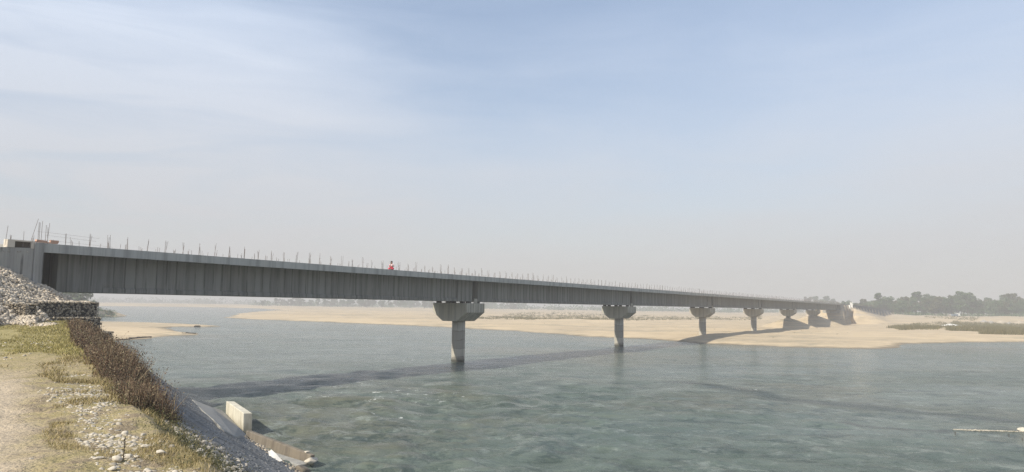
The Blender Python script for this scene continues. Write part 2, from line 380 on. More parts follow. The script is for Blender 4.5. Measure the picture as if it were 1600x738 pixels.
# white water where the current breaks
foam = None
for (u, v, rx, ry) in ((612,562,4,2.6),(690,564,3,1.4),(545,541,6,1.6),(500,600,6,2.5),(600,620,7,2.5),(770,575,8,2.2),(850,560,9,2.5),(620,650,2.2,.6),(930,539,5.5,2.2),(1000,542,4,1.4),(905,538,4,1.5),(1180,612,1.6,.5),(1240,613,1.2,.4),(960,538,3,1.5),(420,565,3,.5)):
    fx, fy = unp(u, v)
    d_ = m.math('ADD', m.math('POWER', m.math('MULTIPLY', m.math('SUBTRACT', p_[0], fx), 1/rx), 2), m.math('POWER', m.math('MULTIPLY', m.math('SUBTRACT', p_[1], fy), 1/(ry*2)), 2))
    g_ = m.ramp(d_, 0, 1.3, 1, 0); foam = g_ if foam is None else m.math('MAXIMUM', foam, g_)
fn = m.noise(m.coord((1.1,1.3,1)), 1.0, 5, .75)
fm = m.math('MULTIPLY', m.math('MULTIPLY', m.ramp(fn, .585, .66), m.ramp(foam, .05, .7)), .85)
fl = m.math('MULTIPLY', m.ramp(m.noise(m.coord((.5,1.6,1), loc=(3,1,0)), 1.3, 5, .75), .70, .78), m.ramp(mid, .5, .7))  # whitecaps and glints painted as white flecks across the river
fm = m.math('MAXIMUM', fm, m.math('MULTIPLY', fl, .5))
c = m.mix(fm, c, (.62,.64,.62)); m.color(c)
m.L.new(m.math('MULTIPLY_ADD', fm, .5, .13), m.p.inputs['Roughness'])
w1 = m.noise(m.coord((.30,.42,1), rot=(0,0,R(-14))), 1, 9, .74, .3)
w2 = m.noise(m.coord((1.6,2.4,1), rot=(0,0,R(9))), 1, 6, .68, .2)
w0 = m.noise(m.coord((.10,.20,1), rot=(0,0,R(-8))), 1, 4, .6, .6)
calm = m.ramp(m.noise(m.coord((.03,.06,1), loc=(2,8,0)), 1, 4), .38, .62, .55, 1.25)
hh = m.math('ADD', m.math('MULTIPLY', w1, 1.1), m.math('MULTIPLY', w2, .16))
hh = m.math('ADD', m.math('MULTIPLY', hh, calm), m.math('MULTIPLY', w0, 1.0))
m.bump(hh, .35, .8); M_water = m.m
dep = np.concatenate([np.linspace(math.atan(EYE/9), math.atan(EYE/400), 640, endpoint=False), np.linspace(math.atan(EYE/400), math.atan(EYE/7000), 40)])
wr = EYE/np.tan(dep); wa = np.concatenate([np.linspace(-math.pi, -.78, 30, endpoint=False), np.linspace(-.78, .72, 1300, endpoint=False), np.linspace(.72, math.pi, 31)])
RW, AW = np.meshgrid(wr, wa, indexing='ij'); xw = (RW*np.sin(AW)).ravel(); yw = (RW*np.cos(AW)).ravel(); rw_ = RW.ravel()
drw = rw_**2/EYE*abs(dep[1]-dep[0]); zw = np.zeros_like(xw)
fx1, fy1 = unp(560, 600); fx2, fy2 = unp(930, 540); fx3, fy3 = unp(1420, 720)
rapid = .75 + .55*np.exp(-(((xw-fx1)/22)**2+((yw-fy1)/26)**2)) + .8*np.exp(-(((xw-fx2)/22)**2+((yw-fy2)/16)**2)) - .40*np.exp(-(((xw-fx3)/16)**2+((yw-fy3)/16)**2))
rapid *= .75+.9*np.clip(fbm(xw/17+3, yw/30, 3)+.35, 0, 1)
for i, (lam, sl, an) in enumerate(((14,.006,.1),(7,.012,-.3),(3.6,.018,.25),(1.9,.07,-.12),(1.0,.20,.4),(.55,.32,-.35),(.3,.34,.1))):
    u1 = xw*math.cos(an)-yw*math.sin(an); v1 = xw*math.sin(an)+yw*math.cos(an)
    zw += sstep(1.3, 2.6, lam/drw)*sl*lam*vnoise(u1/lam/1.5+11*i, v1/lam+5*i)*1.6
zw *= rapid*sstep(1500, 300, rw_)
iw = np.arange(len(wr)*len(wa)).reshape(len(wr), len(wa)); Fw = np.stack([iw[:-1,:-1], iw[:-1,1:], iw[1:,1:], iw[1:,:-1]], -1).reshape(-1, 4)[:, ::-1]
tag(mesh_np('river_water', np.column_stack([xw, yw, zw]), Fw, M_water, smooth=True), kind='structure')

# ------------------------------------------------------------------ near bank
def bank_h(s, n):
    h = 5.1 + .45*sstep(30, 48, s) + fbm(s/2.2, n/2.2, 4)*.13 - .04*sstep(1, -1, n) + .03*fbm(s*2, n*2, 3)
    edge = 1.45 + .35*fbm(s/3, s*0+3.3, 3)
    edge = edge + .5*sstep(30, 48, s)
    top = h; toe = 9.85
    k = (5.1+.45*sstep(30,48,s)+.25)/(toe-edge)
    slope = 5.12+.45*sstep(30,48,s) - (n-edge)*k + fbm(s/1.3, n/1.3, 3)*.10*sstep(5, 2, n) + fbm(s/.8, n/2.5, 2)*.025
    h = np.where(n > edge, np.minimum(top, slope), top)
    h = np.maximum(h, -1.6)
    h = np.where(s > 59, h - (s-59)*1.3, h); h = np.maximum(h, -1.6)
    return h
ss = np.concatenate([np.linspace(-60, 2, 60, endpoint=False), np.linspace(2, 26, 420, endpoint=False), np.linspace(26, 80, 300)])
nn = np.concatenate([np.linspace(-120, -14, 40, endpoint=False), np.linspace(-14, -4, 60, endpoint=False), np.linspace(-4, 11, 300, endpoint=False), np.linspace(11, 15, 10)])
S, Nn = np.meshgrid(ss, nn, indexing='ij'); hb = bank_h(S.ravel(), Nn.ravel())
pb = np.outer(S.ravel(), bd)+np.outer(Nn.ravel(), bn)
idx = np.arange(len(ss)*len(nn)).reshape(len(ss), len(nn))
Fb = np.stack([idx[:-1,:-1], idx[1:,:-1], idx[1:,1:], idx[:-1,1:]], -1).reshape(-1, 4)[:, ::-1]
m = Mat('bank_ground', .95, .15)
rotz = math.atan2(bn[0], bn[1])
def dotc(v):                                                         # coordinate along a fixed world direction
    n = m.N.new('ShaderNodeVectorMath'); n.operation = 'DOT_PRODUCT'; m.L.new(m.tc.outputs['Object'], n.inputs[0]); n.inputs[1].default_value = (v[0], v[1], 0); return n.outputs['Value']
sC = dotc(bd); nC = dotc(bn); o_ = m.coord()
nz1 = m.noise(o_, .7, 5, .6); nz2 = m.noise(o_, 3.2, 6, .65); nz3 = m.noise(o_, 18, 4, .6)
pathc = m.mix(nz2, (.50,.42,.315), (.42,.345,.25))
pathc = m.mix(m.ramp(nz3, .5, .8, 0, .5), pathc, (.26,.215,.155))
grassc = m.mix(m.ramp(nz2, .35, .65), (.31,.26,.13), (.42,.34,.205))
grassc = m.mix(m.ramp(nz1, .5, .7, 0, .5), grassc, (.20,.175,.085))
dirt = m.mix(m.ramp(nz2, .4, .65), (.33,.27,.19), (.22,.175,.12))
pm = m.math('MULTIPLY_ADD', nz1, 1.6, nC)                            # n + wobble
pathm = m.math('MULTIPLY', m.ramp(pm, .35, 1.05, 1, 0), m.ramp(m.math('MULTIPLY_ADD', nz1, 8, sC), 20, 29, 1, 0))
c = m.mix(m.math('MULTIPLY', m.ramp(nz2, .46, .62), m.ramp(sC, 14, 26, .9, .25)), grassc, dirt)
c = m.mix(m.ramp(sC, 24, 32, 0, .6), c, (.31,.275,.115))
c = m.mix(pathm, c, pathc)
revn = m.noise(m.coord((1,1,1)), 1.6, 6, .7)
rev = m.mix(m.ramp(revn, .35, .7), (.27,.27,.265), (.15,.15,.148))
rev = m.mix(m.ramp(nz3, .45, .75, 0, .4), rev, (.28,.275,.26))
rev = m.mix(m.ramp(nz1, .55, .7, 0, .5), rev, (.20,.17,.13))
lower = m.mix(m.ramp(nz2, .4, .6), (.14,.12,.09), (.24,.22,.18))
c = m.mix(m.ramp(m.math('MULTIPLY_ADD', nz2, .8, nC), 1.8, 2.4), c, lower)
c = m.mix(m.ramp(m.math('MULTIPLY_ADD', nz2, 1.2, nC), 3.0, 3.6), c, rev)
m.color(c)
vor = m.N.new('ShaderNodeTexVoronoi'); vor.inputs['Scale'].default_value = 2.4; m.L.new(m.coord((1,1,1)), vor.inputs['Vector'])
hB_ = m.math('ADD', m.math('ADD', m.math('MULTIPLY', nz2, 1.), m.math('MULTIPLY', nz3, .35)), m.math('MULTIPLY', m.math('MULTIPLY', vor.outputs['Distance'], -1.2), m.ramp(nC, 3.0, 3.6))); m.bump(hB_, .12, 1.0); M_bank = m.m
tag(mesh_np('river_bank', np.column_stack([pb, hb]), Fb, M_bank, smooth=True), kind='structure')

# ------------------------------------------------------------------ stone generator
import bmesh
def ico(sub):
    bm = bmesh.new(); bmesh.ops.create_icosphere(bm, subdivisions=sub, radius=1)
    v = np.array([x.co[:] for x in bm.verts]); f = np.array([[q.index for q in x.verts] for x in bm.faces]); bm.free(); return v, f
def stone_variants(sub, k, rough=.22, flat=.65):
    v, f = ico(sub); out_ = []
    for i in range(k):
        w = v.copy(); 
        for j in range(11):                                           # knock facets off the ball
            d = rng.normal(size=3); d /= np.linalg.norm(d); t = v@d; c_ = .45+.35*rng.random()
            w -= np.outer(np.maximum(0, w@d-c_), d)*.85
        w *= (1+rough*(rng.random((len(w), 1))-.5)*.5); w *= np.array([1, .72+.25*rng.random(), flat+.2*rng.random()]); out_.append(w)
    return out_, f
SV1, SF1 = stone_variants(1, 10); SV2, SF2 = stone_variants(2, 8); SV3, SF3 = stone_variants(3, 8, .03)
def stones(name, pts, sizes, mat, sub=1, parent=None, normals=None, squash=1.0, tilt=.5):
    SV, SF = {1: (SV1, SF1), 2: (SV2, SF2), 3: (SV3, SF3)}[sub]
    V = []; F = []; k = 0
    for p, s in zip(pts, sizes):
        w = SV[rng.integers(len(SV))]*s
        a = rng.random()*6.283; ca, sa = math.cos(a), math.sin(a); tx, ty = (rng.random(2)-.5)*tilt*2
        Rm = np.array([[ca,-sa,0],[sa,ca,0],[0,0,1]])@np.array([[1,0,tx],[0,1,ty],[-tx,-ty,1]])
        V.append(w@Rm.T*np.array([1,1,squash])+np.asarray(p)); F.append(SF+k); k += len(w)
    return mesh_np(name, np.concatenate(V), np.concatenate(F), mat, parent, smooth=True)

# ------------------------------------------------------------------ bridge
ZB, ZT = 7.266, 10.226; SPAN = 50.
bridge = empty('concrete_bridge', (P0[0], P0[1], 0), math.pi/2-ANG)
tag(bridge, 'long grey concrete girder bridge under construction, crossing the river on hammerhead piers', 'bridge')
LIP = .56; OV = -1.5; FARY = 5.7
GY = (0.0, 2.15, 4.3)
def girder_mesh(L_):
    g = MB(); h0, h1 = ZB, ZT-LIP+.22
    g.box(-L_/2, -L_/2+3.2, 0, .62, h0, h1); g.box(L_/2-3.2, L_/2, 0, .62, h0, h1)
    prof = [(0,h0),(.62,h0),(.62,h0+.26),(.46,h0+.42),(.46,h1-.2),(.62,h1-.1),(.62,h1),(0,h1),(0,h1-.1),(.10,h1-.2),(.10,h0+.40),(0,h0+.28)]
    g.prism(prof, 0, -L_/2+3.2, L_/2-3.2); return g
gproto = None
for n in range(7):
    for y in GY:
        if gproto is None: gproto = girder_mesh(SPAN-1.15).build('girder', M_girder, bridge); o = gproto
        else: o = gproto.copy(); COL.objects.link(o); o.parent = bridge
        o.location = (SPAN*(n+.5), y, 0)
    for k in (2.2, SPAN*.33+.9, SPAN*.66+.9, SPAN-2.8):
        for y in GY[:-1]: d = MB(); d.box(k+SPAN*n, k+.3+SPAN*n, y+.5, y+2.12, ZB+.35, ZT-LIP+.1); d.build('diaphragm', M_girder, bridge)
    s = MB(); x0 = SPAN*n + (-1.2 if n == 0 else .02); x1 = SPAN*(n+1)-.02+(1.0 if n == 6 else 0)
    s.prism([(OV,ZT-LIP),(OV+.30,ZT-LIP),(0,ZT-LIP+.225),(4.9,ZT-LIP+.225),(FARY-.3,ZT-LIP),(FARY,ZT-LIP),(FARY,ZT),(FARY-.35,ZT),(FARY-.35,ZT-.12),(OV+.35,ZT-.12),(OV+.35,ZT),(OV,ZT)], 0, x0, x1)
    s.build('deck_slab', M_slab, bridge)
def cap_mesh():
    c_ = MB(); y0, y1 = -.15, 4.78; zt_ = ZB-.2; zm = zt_-1.10; zb_ = zt_-2.16; ym = 2.3
    c_.prism([(y0,zt_),(y0,zm),(ym-1.05,zb_),(ym+1.05,zb_),(y1,zm),(y1,zt_)], 0, -1.95, 1.95)
    return c_
piers = []
for n in range(1, 7):
    pr = empty('pier', (SPAN*n, 0, 0)); pr.parent = bridge
    if n == 1:
        cp_ = cap_mesh().build('pier_cap', M_cap, pr, bevel=.05)
        col = MB(); col.tube((0,2.3,-3), (0,2.3,ZB-2.34), .80, .80, 40); cl = col.build('column', M_col, pr)
        for p in cl.data.polygons: p.use_smooth = len(p.vertices) == 4
        bo = []
        for xx in (-.95, .95):
            for y in GY: br = MB(); br.box(xx-.25, xx+.25, y+.08, y+.54, ZB-.202, ZB+.002); bo.append(br.build('bearing', M_dark, pr))
        sb = MB(); sb.box(-.3, .3, -.13, .02, ZB-.2, ZB+.35); so = sb.build('seismic_stopper', M_cap, pr)
        src = [cp_, cl, so]+bo
    else:
        for q in src:
            o = q.copy(); COL.objects.link(o); o.parent = pr
# abutment on the near bank, its wing wall, and the far abutment
a = MB(); a.box(-1.75, -1.2, -1.62, 6.4, 2.0, ZT+.02); a.box(-1.2, -.6, .1, 5.6, 2.0, ZB+1.4); a.build('abutment_wall', M_wall, bridge, bevel=.03)
a = MB(); a.box(-1.2, .75, -.05, 5.6, 2.0, ZB-.12); a.build('bearing_shelf', M_wall, bridge, bevel=.03)
w_ = MB(); w_.prism([(-26,2),(-1.752,2),(-1.752,ZT-.34),(-3.9,ZT-.42),(-26,ZT-.75)], 1, -1.5, -1.1); w_.prism([(-26,2),(-1.752,2),(-1.752,ZT-.34),(-26,ZT-.6)], 1, 5.9, 6.3)
w_.build('wing_wall', M_wall, bridge, bevel=.02)
a = MB(); a.box(SPAN*7+.2, SPAN*7+.9, -1.6, 6.4, 0, ZT-.02); a.box(SPAN*7-1.6, SPAN*7+.2, -1.2, 6.0, 0, ZB-.1)
a.build('abutment_wall', M_wall, bridge)
w_ = MB(); w_.box(SPAN*7+.9, SPAN*7+18.5, -1.75, -1.3, 0, ZT-.1); w_.box(SPAN*7+.9, SPAN*7+18.5, 6.1, 6.5, 0, ZT-.1); w_.build('wing_wall', M_wall, bridge)
# railing bars left standing out of the kerb
def rebar_bars(mb, x, y, hgt, r_=.012, z=ZT):
    for k in range(random.choice((2, 3, 3, 4))):
        dx, dy = random.uniform(-.09, .09), random.uniform(-.06, .06)
        lx, ly = random.uniform(-.11, .11), random.uniform(-.10, .10); hh_ = hgt*random.uniform(.72, 1.1)
        mb.tube((x+dx, y+dy, z-.03), (x+dx+lx, y+dy+ly, z+hh_), r_, r_, 5)
    if random.random() < .35: mb.tube((x-.12, y, z+hgt*.55), (x+.14, y, z+hgt*.57), r_*.8, r_*.8, 4)
far_rows = MB(); cnt = 0; xk = .35
while xk < SPAN*7-.5:
    mb = MB(); rebar_bars(mb, xk+random.uniform(-.08,.08), OV+.17, random.uniform(.78, 1.0))
    if cnt < 100: mb.build('rebar_cluster', M_rebar, bridge)
    else: k = len(far_rows.v); far_rows.v += mb.v; far_rows.f += [tuple(i+k for i in f) for f in mb.f]
    for dx in (.5,) if random.random() < .6 else ():
        far_rows.tube((xk+dx+.2, OV+.05, ZT-.03), (xk+dx+.2+random.uniform(-.04,.04), OV+.05, ZT+random.uniform(.18,.4)), .012, .012, 5)
    rebar_bars(far_rows, xk, FARY-.17, random.uniform(.75, 1.0))
    xk += 1.4; cnt += 1
o = far_rows.build('rebar_row', M_rebar, bridge); tag(o, kind='stuff')
# starter bars and wire over the abutment end
mb = MB()
for (u, hgt, lean) in ((10,1.05,.1),(37,.75,0),(46,1.75,.45),(59,1.5,.02),(61,1.5,0),(64,1.6,.02),(71,1.35,.0),(73.5,1.5,.1),(75,1.2,-.05)):
    X = (u-98.6)/26.3
    mb.tube((X, -1.38, ZT-.3), (X+lean, -1.38, ZT+hgt*.86), .013, .013, 5)
for zc, xa, xb in ((.12,-1.3,3.4),(.42,-1.1,2.2),(.62,-1.6,2.4)): mb.tube((xa,-1.4,ZT+zc+.1),(xb,-1.38,ZT+zc-.02), .006, .006, 4)
mb.build('starter_bars', M_rebar, bridge)
# earth and stones on the approach top
apx = MB(); apx.box(-26, -1.76, -1.09, 5.89, 8.2, ZT-.72)
m = Mat('approach_fill'); m.color(m.mix(m.noise(m.coord(), 1.4, 6), (.17,.14,.10), (.33,.29,.23))); m.bump(m.noise(m.coord(), 3, 5), .2); M_fill = m.m
apx.build('approach_fill', M_fill, bridge)
pts = [W(X, Y, ZT-.55-.02*abs(X)) for X, Y in zip(rng.uniform(-12,-2,420), np.concatenate([rng.uniform(-1.5,-1.05,260), rng.uniform(-1,5,160)]))]
tag(stones('rubble_on_wall', pts, rng.uniform(.05,.17,420), M_stone, 1), 'loose stones and earth heaped along the top of the near wing wall', 'rubble', kind='stuff')
# formwork box with a dark opening, and orange boards
fb = empty('formwork_box', W(-2.35, -1.32, ZT-.38), math.pi/2-ANG); tag(fb, 'whitish formwork box with a dark opening on top of the near wing wall', 'formwork')
m = Mat('pale_form', .8); m.color(m.mix(m.noise(m.coord(), 4), (.72,.66,.56), (.52,.46,.38))); M_form = m.m
q = MB(); q.box(-.95,.60,-.2,.25,.38,.47); q.box(-.95,-.52,-.2,.25,0,.38); q.box(.42,.60,-.2,.25,0,.38); q.box(-.52,.42,.02,.25,0,.38); q.build('frame', M_form, fb, bevel=.01)
q = MB(); q.box(-.52,.42,-.06,.0,.0,.38); q.build('opening_shade', M_bark, fb)  # dark panel standing in for the shade inside the opening
m = Mat('orange_board', .7); m.color(m.mix(m.noise(m.coord(), 5), (.60,.34,.23), (.48,.32,.24))); M_orange = m.m
q = MB(); q.box(-.55,.95,-.12,.10,.004,.07); q.box(-.35,.3,-.10,.12,.074,.17, Matrix.Rotation(.06,4,'Y')); q.box(.5,1.0,-.1,.06,.074,.22); 
o = q.build('orange_boards', M_orange); o.location = W(-1.25, -1.35, ZT+.02); o.rotation_euler.z = math.pi/2-ANG; tag(o, 'orange shuttering boards lying on the corner of the near abutment', 'boards')

# ------------------------------------------------------------------ rubble slope round the abutment
def rub_h(X, Y):
    z = 8.85 - .41*(X+4) - .50*np.maximum(0, -1.5-Y) + fbm(X/1.1, Y/1.1, 3)*.16
    z = np.minimum(z, 9.35+.2*fbm(X, Y, 2))
    s_ = np.maximum(z, np.where((X > -4.2) & (Y > -6), 6.62, -9))
    return np.where(X > -.25+(Y+5.8)*.27, -1.0, s_)
Xs = np.linspace(-24, 1.5, 130); Ys = np.linspace(-13, -1.4, 80); XX, YY = np.meshgrid(Xs, Ys, indexing='ij')
hz = rub_h(XX.ravel(), YY.ravel())
mask = (XX.ravel() > -3.9) & (YY.ravel() < -5.75)
hz = np.where(mask, -1.0, hz)
pw = P0 + np.outer(XX.ravel(), b2) - np.outer(YY.ravel(), t2)
idx = np.arange(130*80).reshape(130, 80); Fr = np.stack([idx[:-1,:-1], idx[1:,:-1], idx[1:,1:], idx[:-1,1:]], -1).reshape(-1, 4)
m = Mat('rubble_earth'); m.color(m.mix(m.noise(m.coord(), 2.5, 6), (.24,.21,.165), (.40,.36,.30))); m.bump(m.noise(m.coord(), 5, 4), .12); M_rub = m.m
tag(mesh_np('rubble_slope', np.column_stack([pw, hz-.08]), Fr, M_rub, smooth=True), kind='structure')
k = 11000; Xr = rng.uniform(-13, 1.4, k); Yr = rng.uniform(-11.5, -1.5, k); keep = ~((Xr > -3.9) & (Yr < -5.6)); Xr, Yr = Xr[keep], Yr[keep]
hr = rub_h(Xr, Yr); ok_ = hr > 5; Xr, Yr, hr = Xr[ok_], Yr[ok_], hr[ok_]; sz = .07+.10*rng.random(len(Xr))**2
pr_ = P0 + np.outer(Xr, b2) - np.outer(Yr, t2)
tag(stones('rubble_stones', np.column_stack([pr_, hr-.02]), sz, M_rubble, 1), 'pale river stones covering the slope beside the near abutment', 'stones', kind='stuff')

# ------------------------------------------------------------------ gabions
def gabion(loc, rz, Lx, Ly, h_, label, dens=95):
    g = empty('gabion', loc, rz); tag(g, label, 'gabion', 'stone gabions at the near abutment')
    c_ = MB(); c_.box(.07, Lx-.07, .07, Ly-.07, .03, h_-.06); c_.build('shade_core', M_dark, g)  # near-black filler, paints the shade in the gaps between stones
    pts = []; 
    for (A, nrm) in ((Lx*h_, 'y'), (Ly*h_, 'x'), (Ly*h_, 'X'), (Lx*Ly, 'z')):
        for _ in range(int(A*dens)):
            u_, v_ = rng.random(2)
            pts.append({'y': (u_*Lx, .07, .04+v_*(h_-.08)), 'x': (.07, u_*Ly, .04+v_*(h_-.08)), 'X': (Lx-.07, u_*Ly, .04+v_*(h_-.08)), 'z': (u_*Lx, v_*Ly, h_-.06)}[nrm])
    pts = np.array(pts)+rng.normal(0, .012, (len(pts), 3)); stones('stone_fill', pts, .05+.055*rng.random(len(pts)), M_gabstone, 1, g)
    w = MB()
    for a_, b_ in (((0,0,0),(Lx,0,0)),((0,0,h_),(Lx,0,h_)),((0,0,0),(0,0,h_)),((Lx,0,0),(Lx,0,h_)),((0,0,h_),(0,Ly,h_)),((Lx,0,h_),(Lx,Ly,h_)),((0,0,0),(0,Ly,0)),((Lx,0,0),(Lx,Ly,0))): w.tube(a_, b_, .008, .008, 4)
    x = .12
    while x < Lx: w.tube((x,-.005,0),(x,-.005,h_), .003, .003, 3); x += .12
    zc = .12
    while zc < h_: w.tube((0,-.005,zc),(Lx,-.005,zc), .003, .003, 3); zc += .12
    w.build('wire_basket', M_wire, g); return g
rzb = math.pi/2-ANG
gabion(W(-4.05,-5.85,5.78), rzb, 4.0, 1.1, .86, 'dark stone gabion, topmost of the stepped gabion stack by the near abutment')
gabion(W(-3.9,-6.35,4.92), rzb, 3.8, 1.4, .85, 'dark stone gabion, middle step of the gabion stack by the near abutment')
gabion(W(-3.7,-6.9,4.06), rzb, 4.0, 1.5, .85, 'dark stone gabion, lowest visible step of the gabion stack, half behind brush')
gabion(at(0,39.4,5.9), R(-4), 1.62, .9, .64, 'sunlit short gabion half buried in pale stones left of the stepped gabion stack')
# stones spilling at the foot of the rubble, left of the gabions
k = 1900; u_ = rng.uniform(-60, 95, k); yy = rng.uniform(36.6, 39.4, k); xx = (u_-800)/FPX*yy
sB = np.column_stack([xx, yy])@bd; nB = np.column_stack([xx, yy])@bn
ok_ = (yy > 37.4+rng.normal(0,.45,k)-(u_ < 0)*.3)
pf = np.column_stack([xx, yy, bank_h(sB, nB)+np.clip((yy-37)/2.4,0,1)*.42*(u_ < 62)])[ok_]
tag(stones('spilled_stones', pf, .05+.07*rng.random(len(pf))**2, M_rubble, 1), 'pale stones spilled on the grass at the foot of the rubble slope', 'stones', kind='stuff')

# ------------------------------------------------------------------ blades and brush
def blades(name, base, hgt, wid, lean, mat, segs=1):
    """triangular blades; base (n,3)"""
    n_ = len(base); a_ = rng.random(n_)*6.283; dx = np.cos(a_)*wid; dy = np.sin(a_)*wid
    l = rng.normal(0, 1, (n_, 2))*lean[:, None]
    v0 = base+np.column_stack([dx, dy, 0*dx]); v1 = base-np.column_stack([dx, dy, 0*dx]); v2 = base+np.column_stack([l*hgt[:, None], hgt])
    V = np.stack([v0, v1, v2], 1).reshape(-1, 3); F = np.arange(3*n_).reshape(-1, 3); return V, F
def bankpts(s, n, dz=0): 
    p = np.outer(s, bd)+np.outer(n, bn); return np.column_stack([p, bank_h(s, n)+dz])
# turf
k = 190000; s_ = np.concatenate([6+42*rng.random(k)**1.35, rng.uniform(6, 20, 45000)]); n_ = np.concatenate([rng.uniform(-9, 2.6, k), rng.uniform(.0, 1.7, 45000)]); k = len(s_)
patch = fbm(s_/1.6, n_/1.0, 4)+.25*sstep(16, 28, s_)+ .18*(n_ > 1.2) - .9*sstep(.45, -.1, n_)*sstep(27, 19, s_)
kp = patch > .02+.12*rng.random(k); s_, n_ = s_[kp], n_[kp]
bp = bankpts(s_, n_, -.01); hg = .035+.06*rng.random(len(bp))*(1+.5*(n_ > 1.1)); hg *= np.clip(s_/14, .7, 1.25)*np.where(n_ < .5, .8, 1)
V1, F1 = blades('g', bp, hg, .004*np.clip(s_/10, .8, 3), np.full(len(bp), .5), M_grass)
far_ = np.repeat(bp @ np.array([bd[0], bd[1], 0]) > 24+3*rng.random(len(bp)), 3)
for sel_, mt_, lb_ in ((~far_, M_grass, 'short straw coloured dry grass around the cobbles on the bank top'), (far_, M_grass2, 'short yellow green grass on the bank top towards the bridge')):
    V_ = V1[sel_]; tag(mesh_np('grass', V_, np.arange(len(V_)).reshape(-1,3), mt_), lb_, 'grass', kind='stuff')
# brush along the shoulder of the bank: stems with seed and leaf flecks
def brush(name, S_, N_, hgt, mat, label, flecks=22, wid=.008, cat='brush'):
    Vs, Fs, k0 = [], [], 0; base = bankpts(S_, N_, -.03)
    n_ = len(base)
    for j in range(6):
        b_ = base+np.column_stack([rng.normal(0,.06,(n_,2)), np.zeros(n_)]); h_ = hgt*(.55+.5*rng.random(n_))
        V, F = blades('', b_, h_, wid*np.clip(S_/14,.7,3), np.full(n_, .28), mat)
        Vs.append(V); Fs.append(F+k0); k0 += len(V)
        tips = V.reshape(-1, 3, 3)
        for q in range(flecks//5+1):
            t = .35+.65*rng.random(n_); c_ = tips[:,0]*(1-t)[:,None]+tips[:,2]*t[:,None]+rng.normal(0,.05,(n_,3))
            sz = (.005+.009*rng.random(n_))*np.clip(S_/12,.8,2.4)
            d1 = rng.normal(0,1,(n_,3)); d1 /= np.linalg.norm(d1,axis=1)[:,None]; d2 = rng.normal(0,1,(n_,3)); d2 /= np.linalg.norm(d2,axis=1)[:,None]
            T = np.stack([c_-d1*sz[:,None], c_+d1*sz[:,None], c_+d2*sz[:,None]*1.6], 1).reshape(-1, 3)
            Vs.append(T); Fs.append(np.arange(len(T)).reshape(-1,3)+k0); k0 += len(T)
    return tag(mesh_np(name, np.concatenate(Vs), np.concatenate(Fs), mat), label, cat, kind='stuff')
k = 8500; S_ = 13.6+33.4*rng.random(k)**.9; N_ = 1.55+rng.gamma(2.0, .55, k)
wide = np.interp(S_, [10,13,20,30,47], [.40,.65,1.15,1.45,1.9]); N_ = 1.33+(N_-1.5)*wide/1.5; N_ = N_+.35*fbm(S_/1.4, S_*0+9, 3); kp = (N_ < 1.35+wide*1.05) & (fbm(S_/1.1+5, N_/.8, 3) > -.33+.25*rng.random(k)); S_, N_ = S_[kp], N_[kp]
hb_ = np.interp(S_, [10,14,20,30,38,47], [.34,.58,.90,.85,.55,.25])*(.35+.75*rng.random(len(S_)))*np.clip(.95+1.3*fbm(S_/1.6, N_/1.2+40, 3), .35, 1.35)*np.interp(N_-1.5, [0,.4,2,4], [.55,.9,1,.7])
brush('dry_brush', S_, N_, hb_, M_brush, 'tall brown dry weeds lining the shoulder of the river bank')
k = 560; S_ = rng.uniform(5.5, 17, k); N_ = rng.normal(1.75, .22, k); kp = fbm(S_/.9, N_, 3) > -.1; S_, N_ = S_[kp], N_[kp]; k = len(S_)
brush('low_brush', S_, N_, .08+.2*rng.random(k)**1.5, M_brushg, 'low green brown weeds between the cobbles and the grey revetment', wid=.003)

# ------------------------------------------------------------------ cobbles
k = 40000; s_ = 6+22*rng.random(k)**1.3; n_ = rng.uniform(-.9, 2.1, k)
dens = fbm(s_/1.3+7, n_/.7, 3)+.9*np.exp(-((n_-.95)/.5)**2)*sstep(24,14,s_)-.2
kp = dens > .12+rng.random(k)*.8; s_, n_ = s_[kp], n_[kp]; sz = (.008+.046*rng.random(len(s_))**3.6)*np.interp(s_, [12,22], [1,.75])
bg_ = sz > .02
tag(stones('cobbles', bankpts(s_[bg_], n_[bg_], -.006), sz[bg_], M_pale, 2, squash=.8), 'small pale cobbles scattered over the bank top', 'stones', kind='stuff')
tag(stones('pebbles', bankpts(s_[~bg_], n_[~bg_], -.003), sz[~bg_], M_pale, 1, squash=.8), 'fine pale gravel between the cobbles on the bank top', 'gravel', kind='stuff')
k = 900; s_ = rng.uniform(5.5, 15, k); n_ = np.clip(rng.normal(2.45, .33, k), 1.9, 3.5)
tag(stones('shoulder_stones', bankpts(s_, n_, .01), .02+.06*rng.random(k)**1.6, M_stone, 2), 'grey cobbles in a band along the top of the grey revetment', 'stones', kind='stuff')
k = 500; s_ = rng.uniform(26, 46, k); n_ = rng.uniform(-7, 1.4, k); kp = fbm(s_/2.5, n_/2, 3) > .12
tag(stones('far_cobbles', bankpts(s_[kp], n_[kp]), .03+.06*rng.random(kp.sum()), M_pale, 1, squash=.7), 'pale stones lying in the yellow grass further up the bank', 'stones', kind='stuff')
k = 9000; s_ = rng.uniform(6, 48, k); n_ = rng.uniform(2.6, 9.8, k)
tag(stones('revetment_stones', bankpts(s_, n_, -.02), .03+.06*rng.random(k), M_rev, 1, squash=.5), 'rough grey stones bedded in the sloping revetment', 'stones', kind='stuff')
def boulder(u, v, r_, label, z=5.12, sq=.75, name='boulder', cat='boulder', mat=None):
    x, y = unp(u, v, z); hz_ = float(bank_h(np.array([x*bd[0]+y*bd[1]]), np.array([x*bn[0]+y*bn[1]]))[0]) if z > 1 else z
    o = stones(name, [(0,0,0)], [r_*.85], mat or M_pale, 3, squash=sq, tilt=.15); o.location = (x, y, hz_+r_*.16); tag(o, label, cat); return o
boulder(182,720,.085,'rounded cream boulder, topmost of the pair beside the dark twig')
boulder(176,731,.070,'smaller cream boulder at the bottom edge below the dark twig')
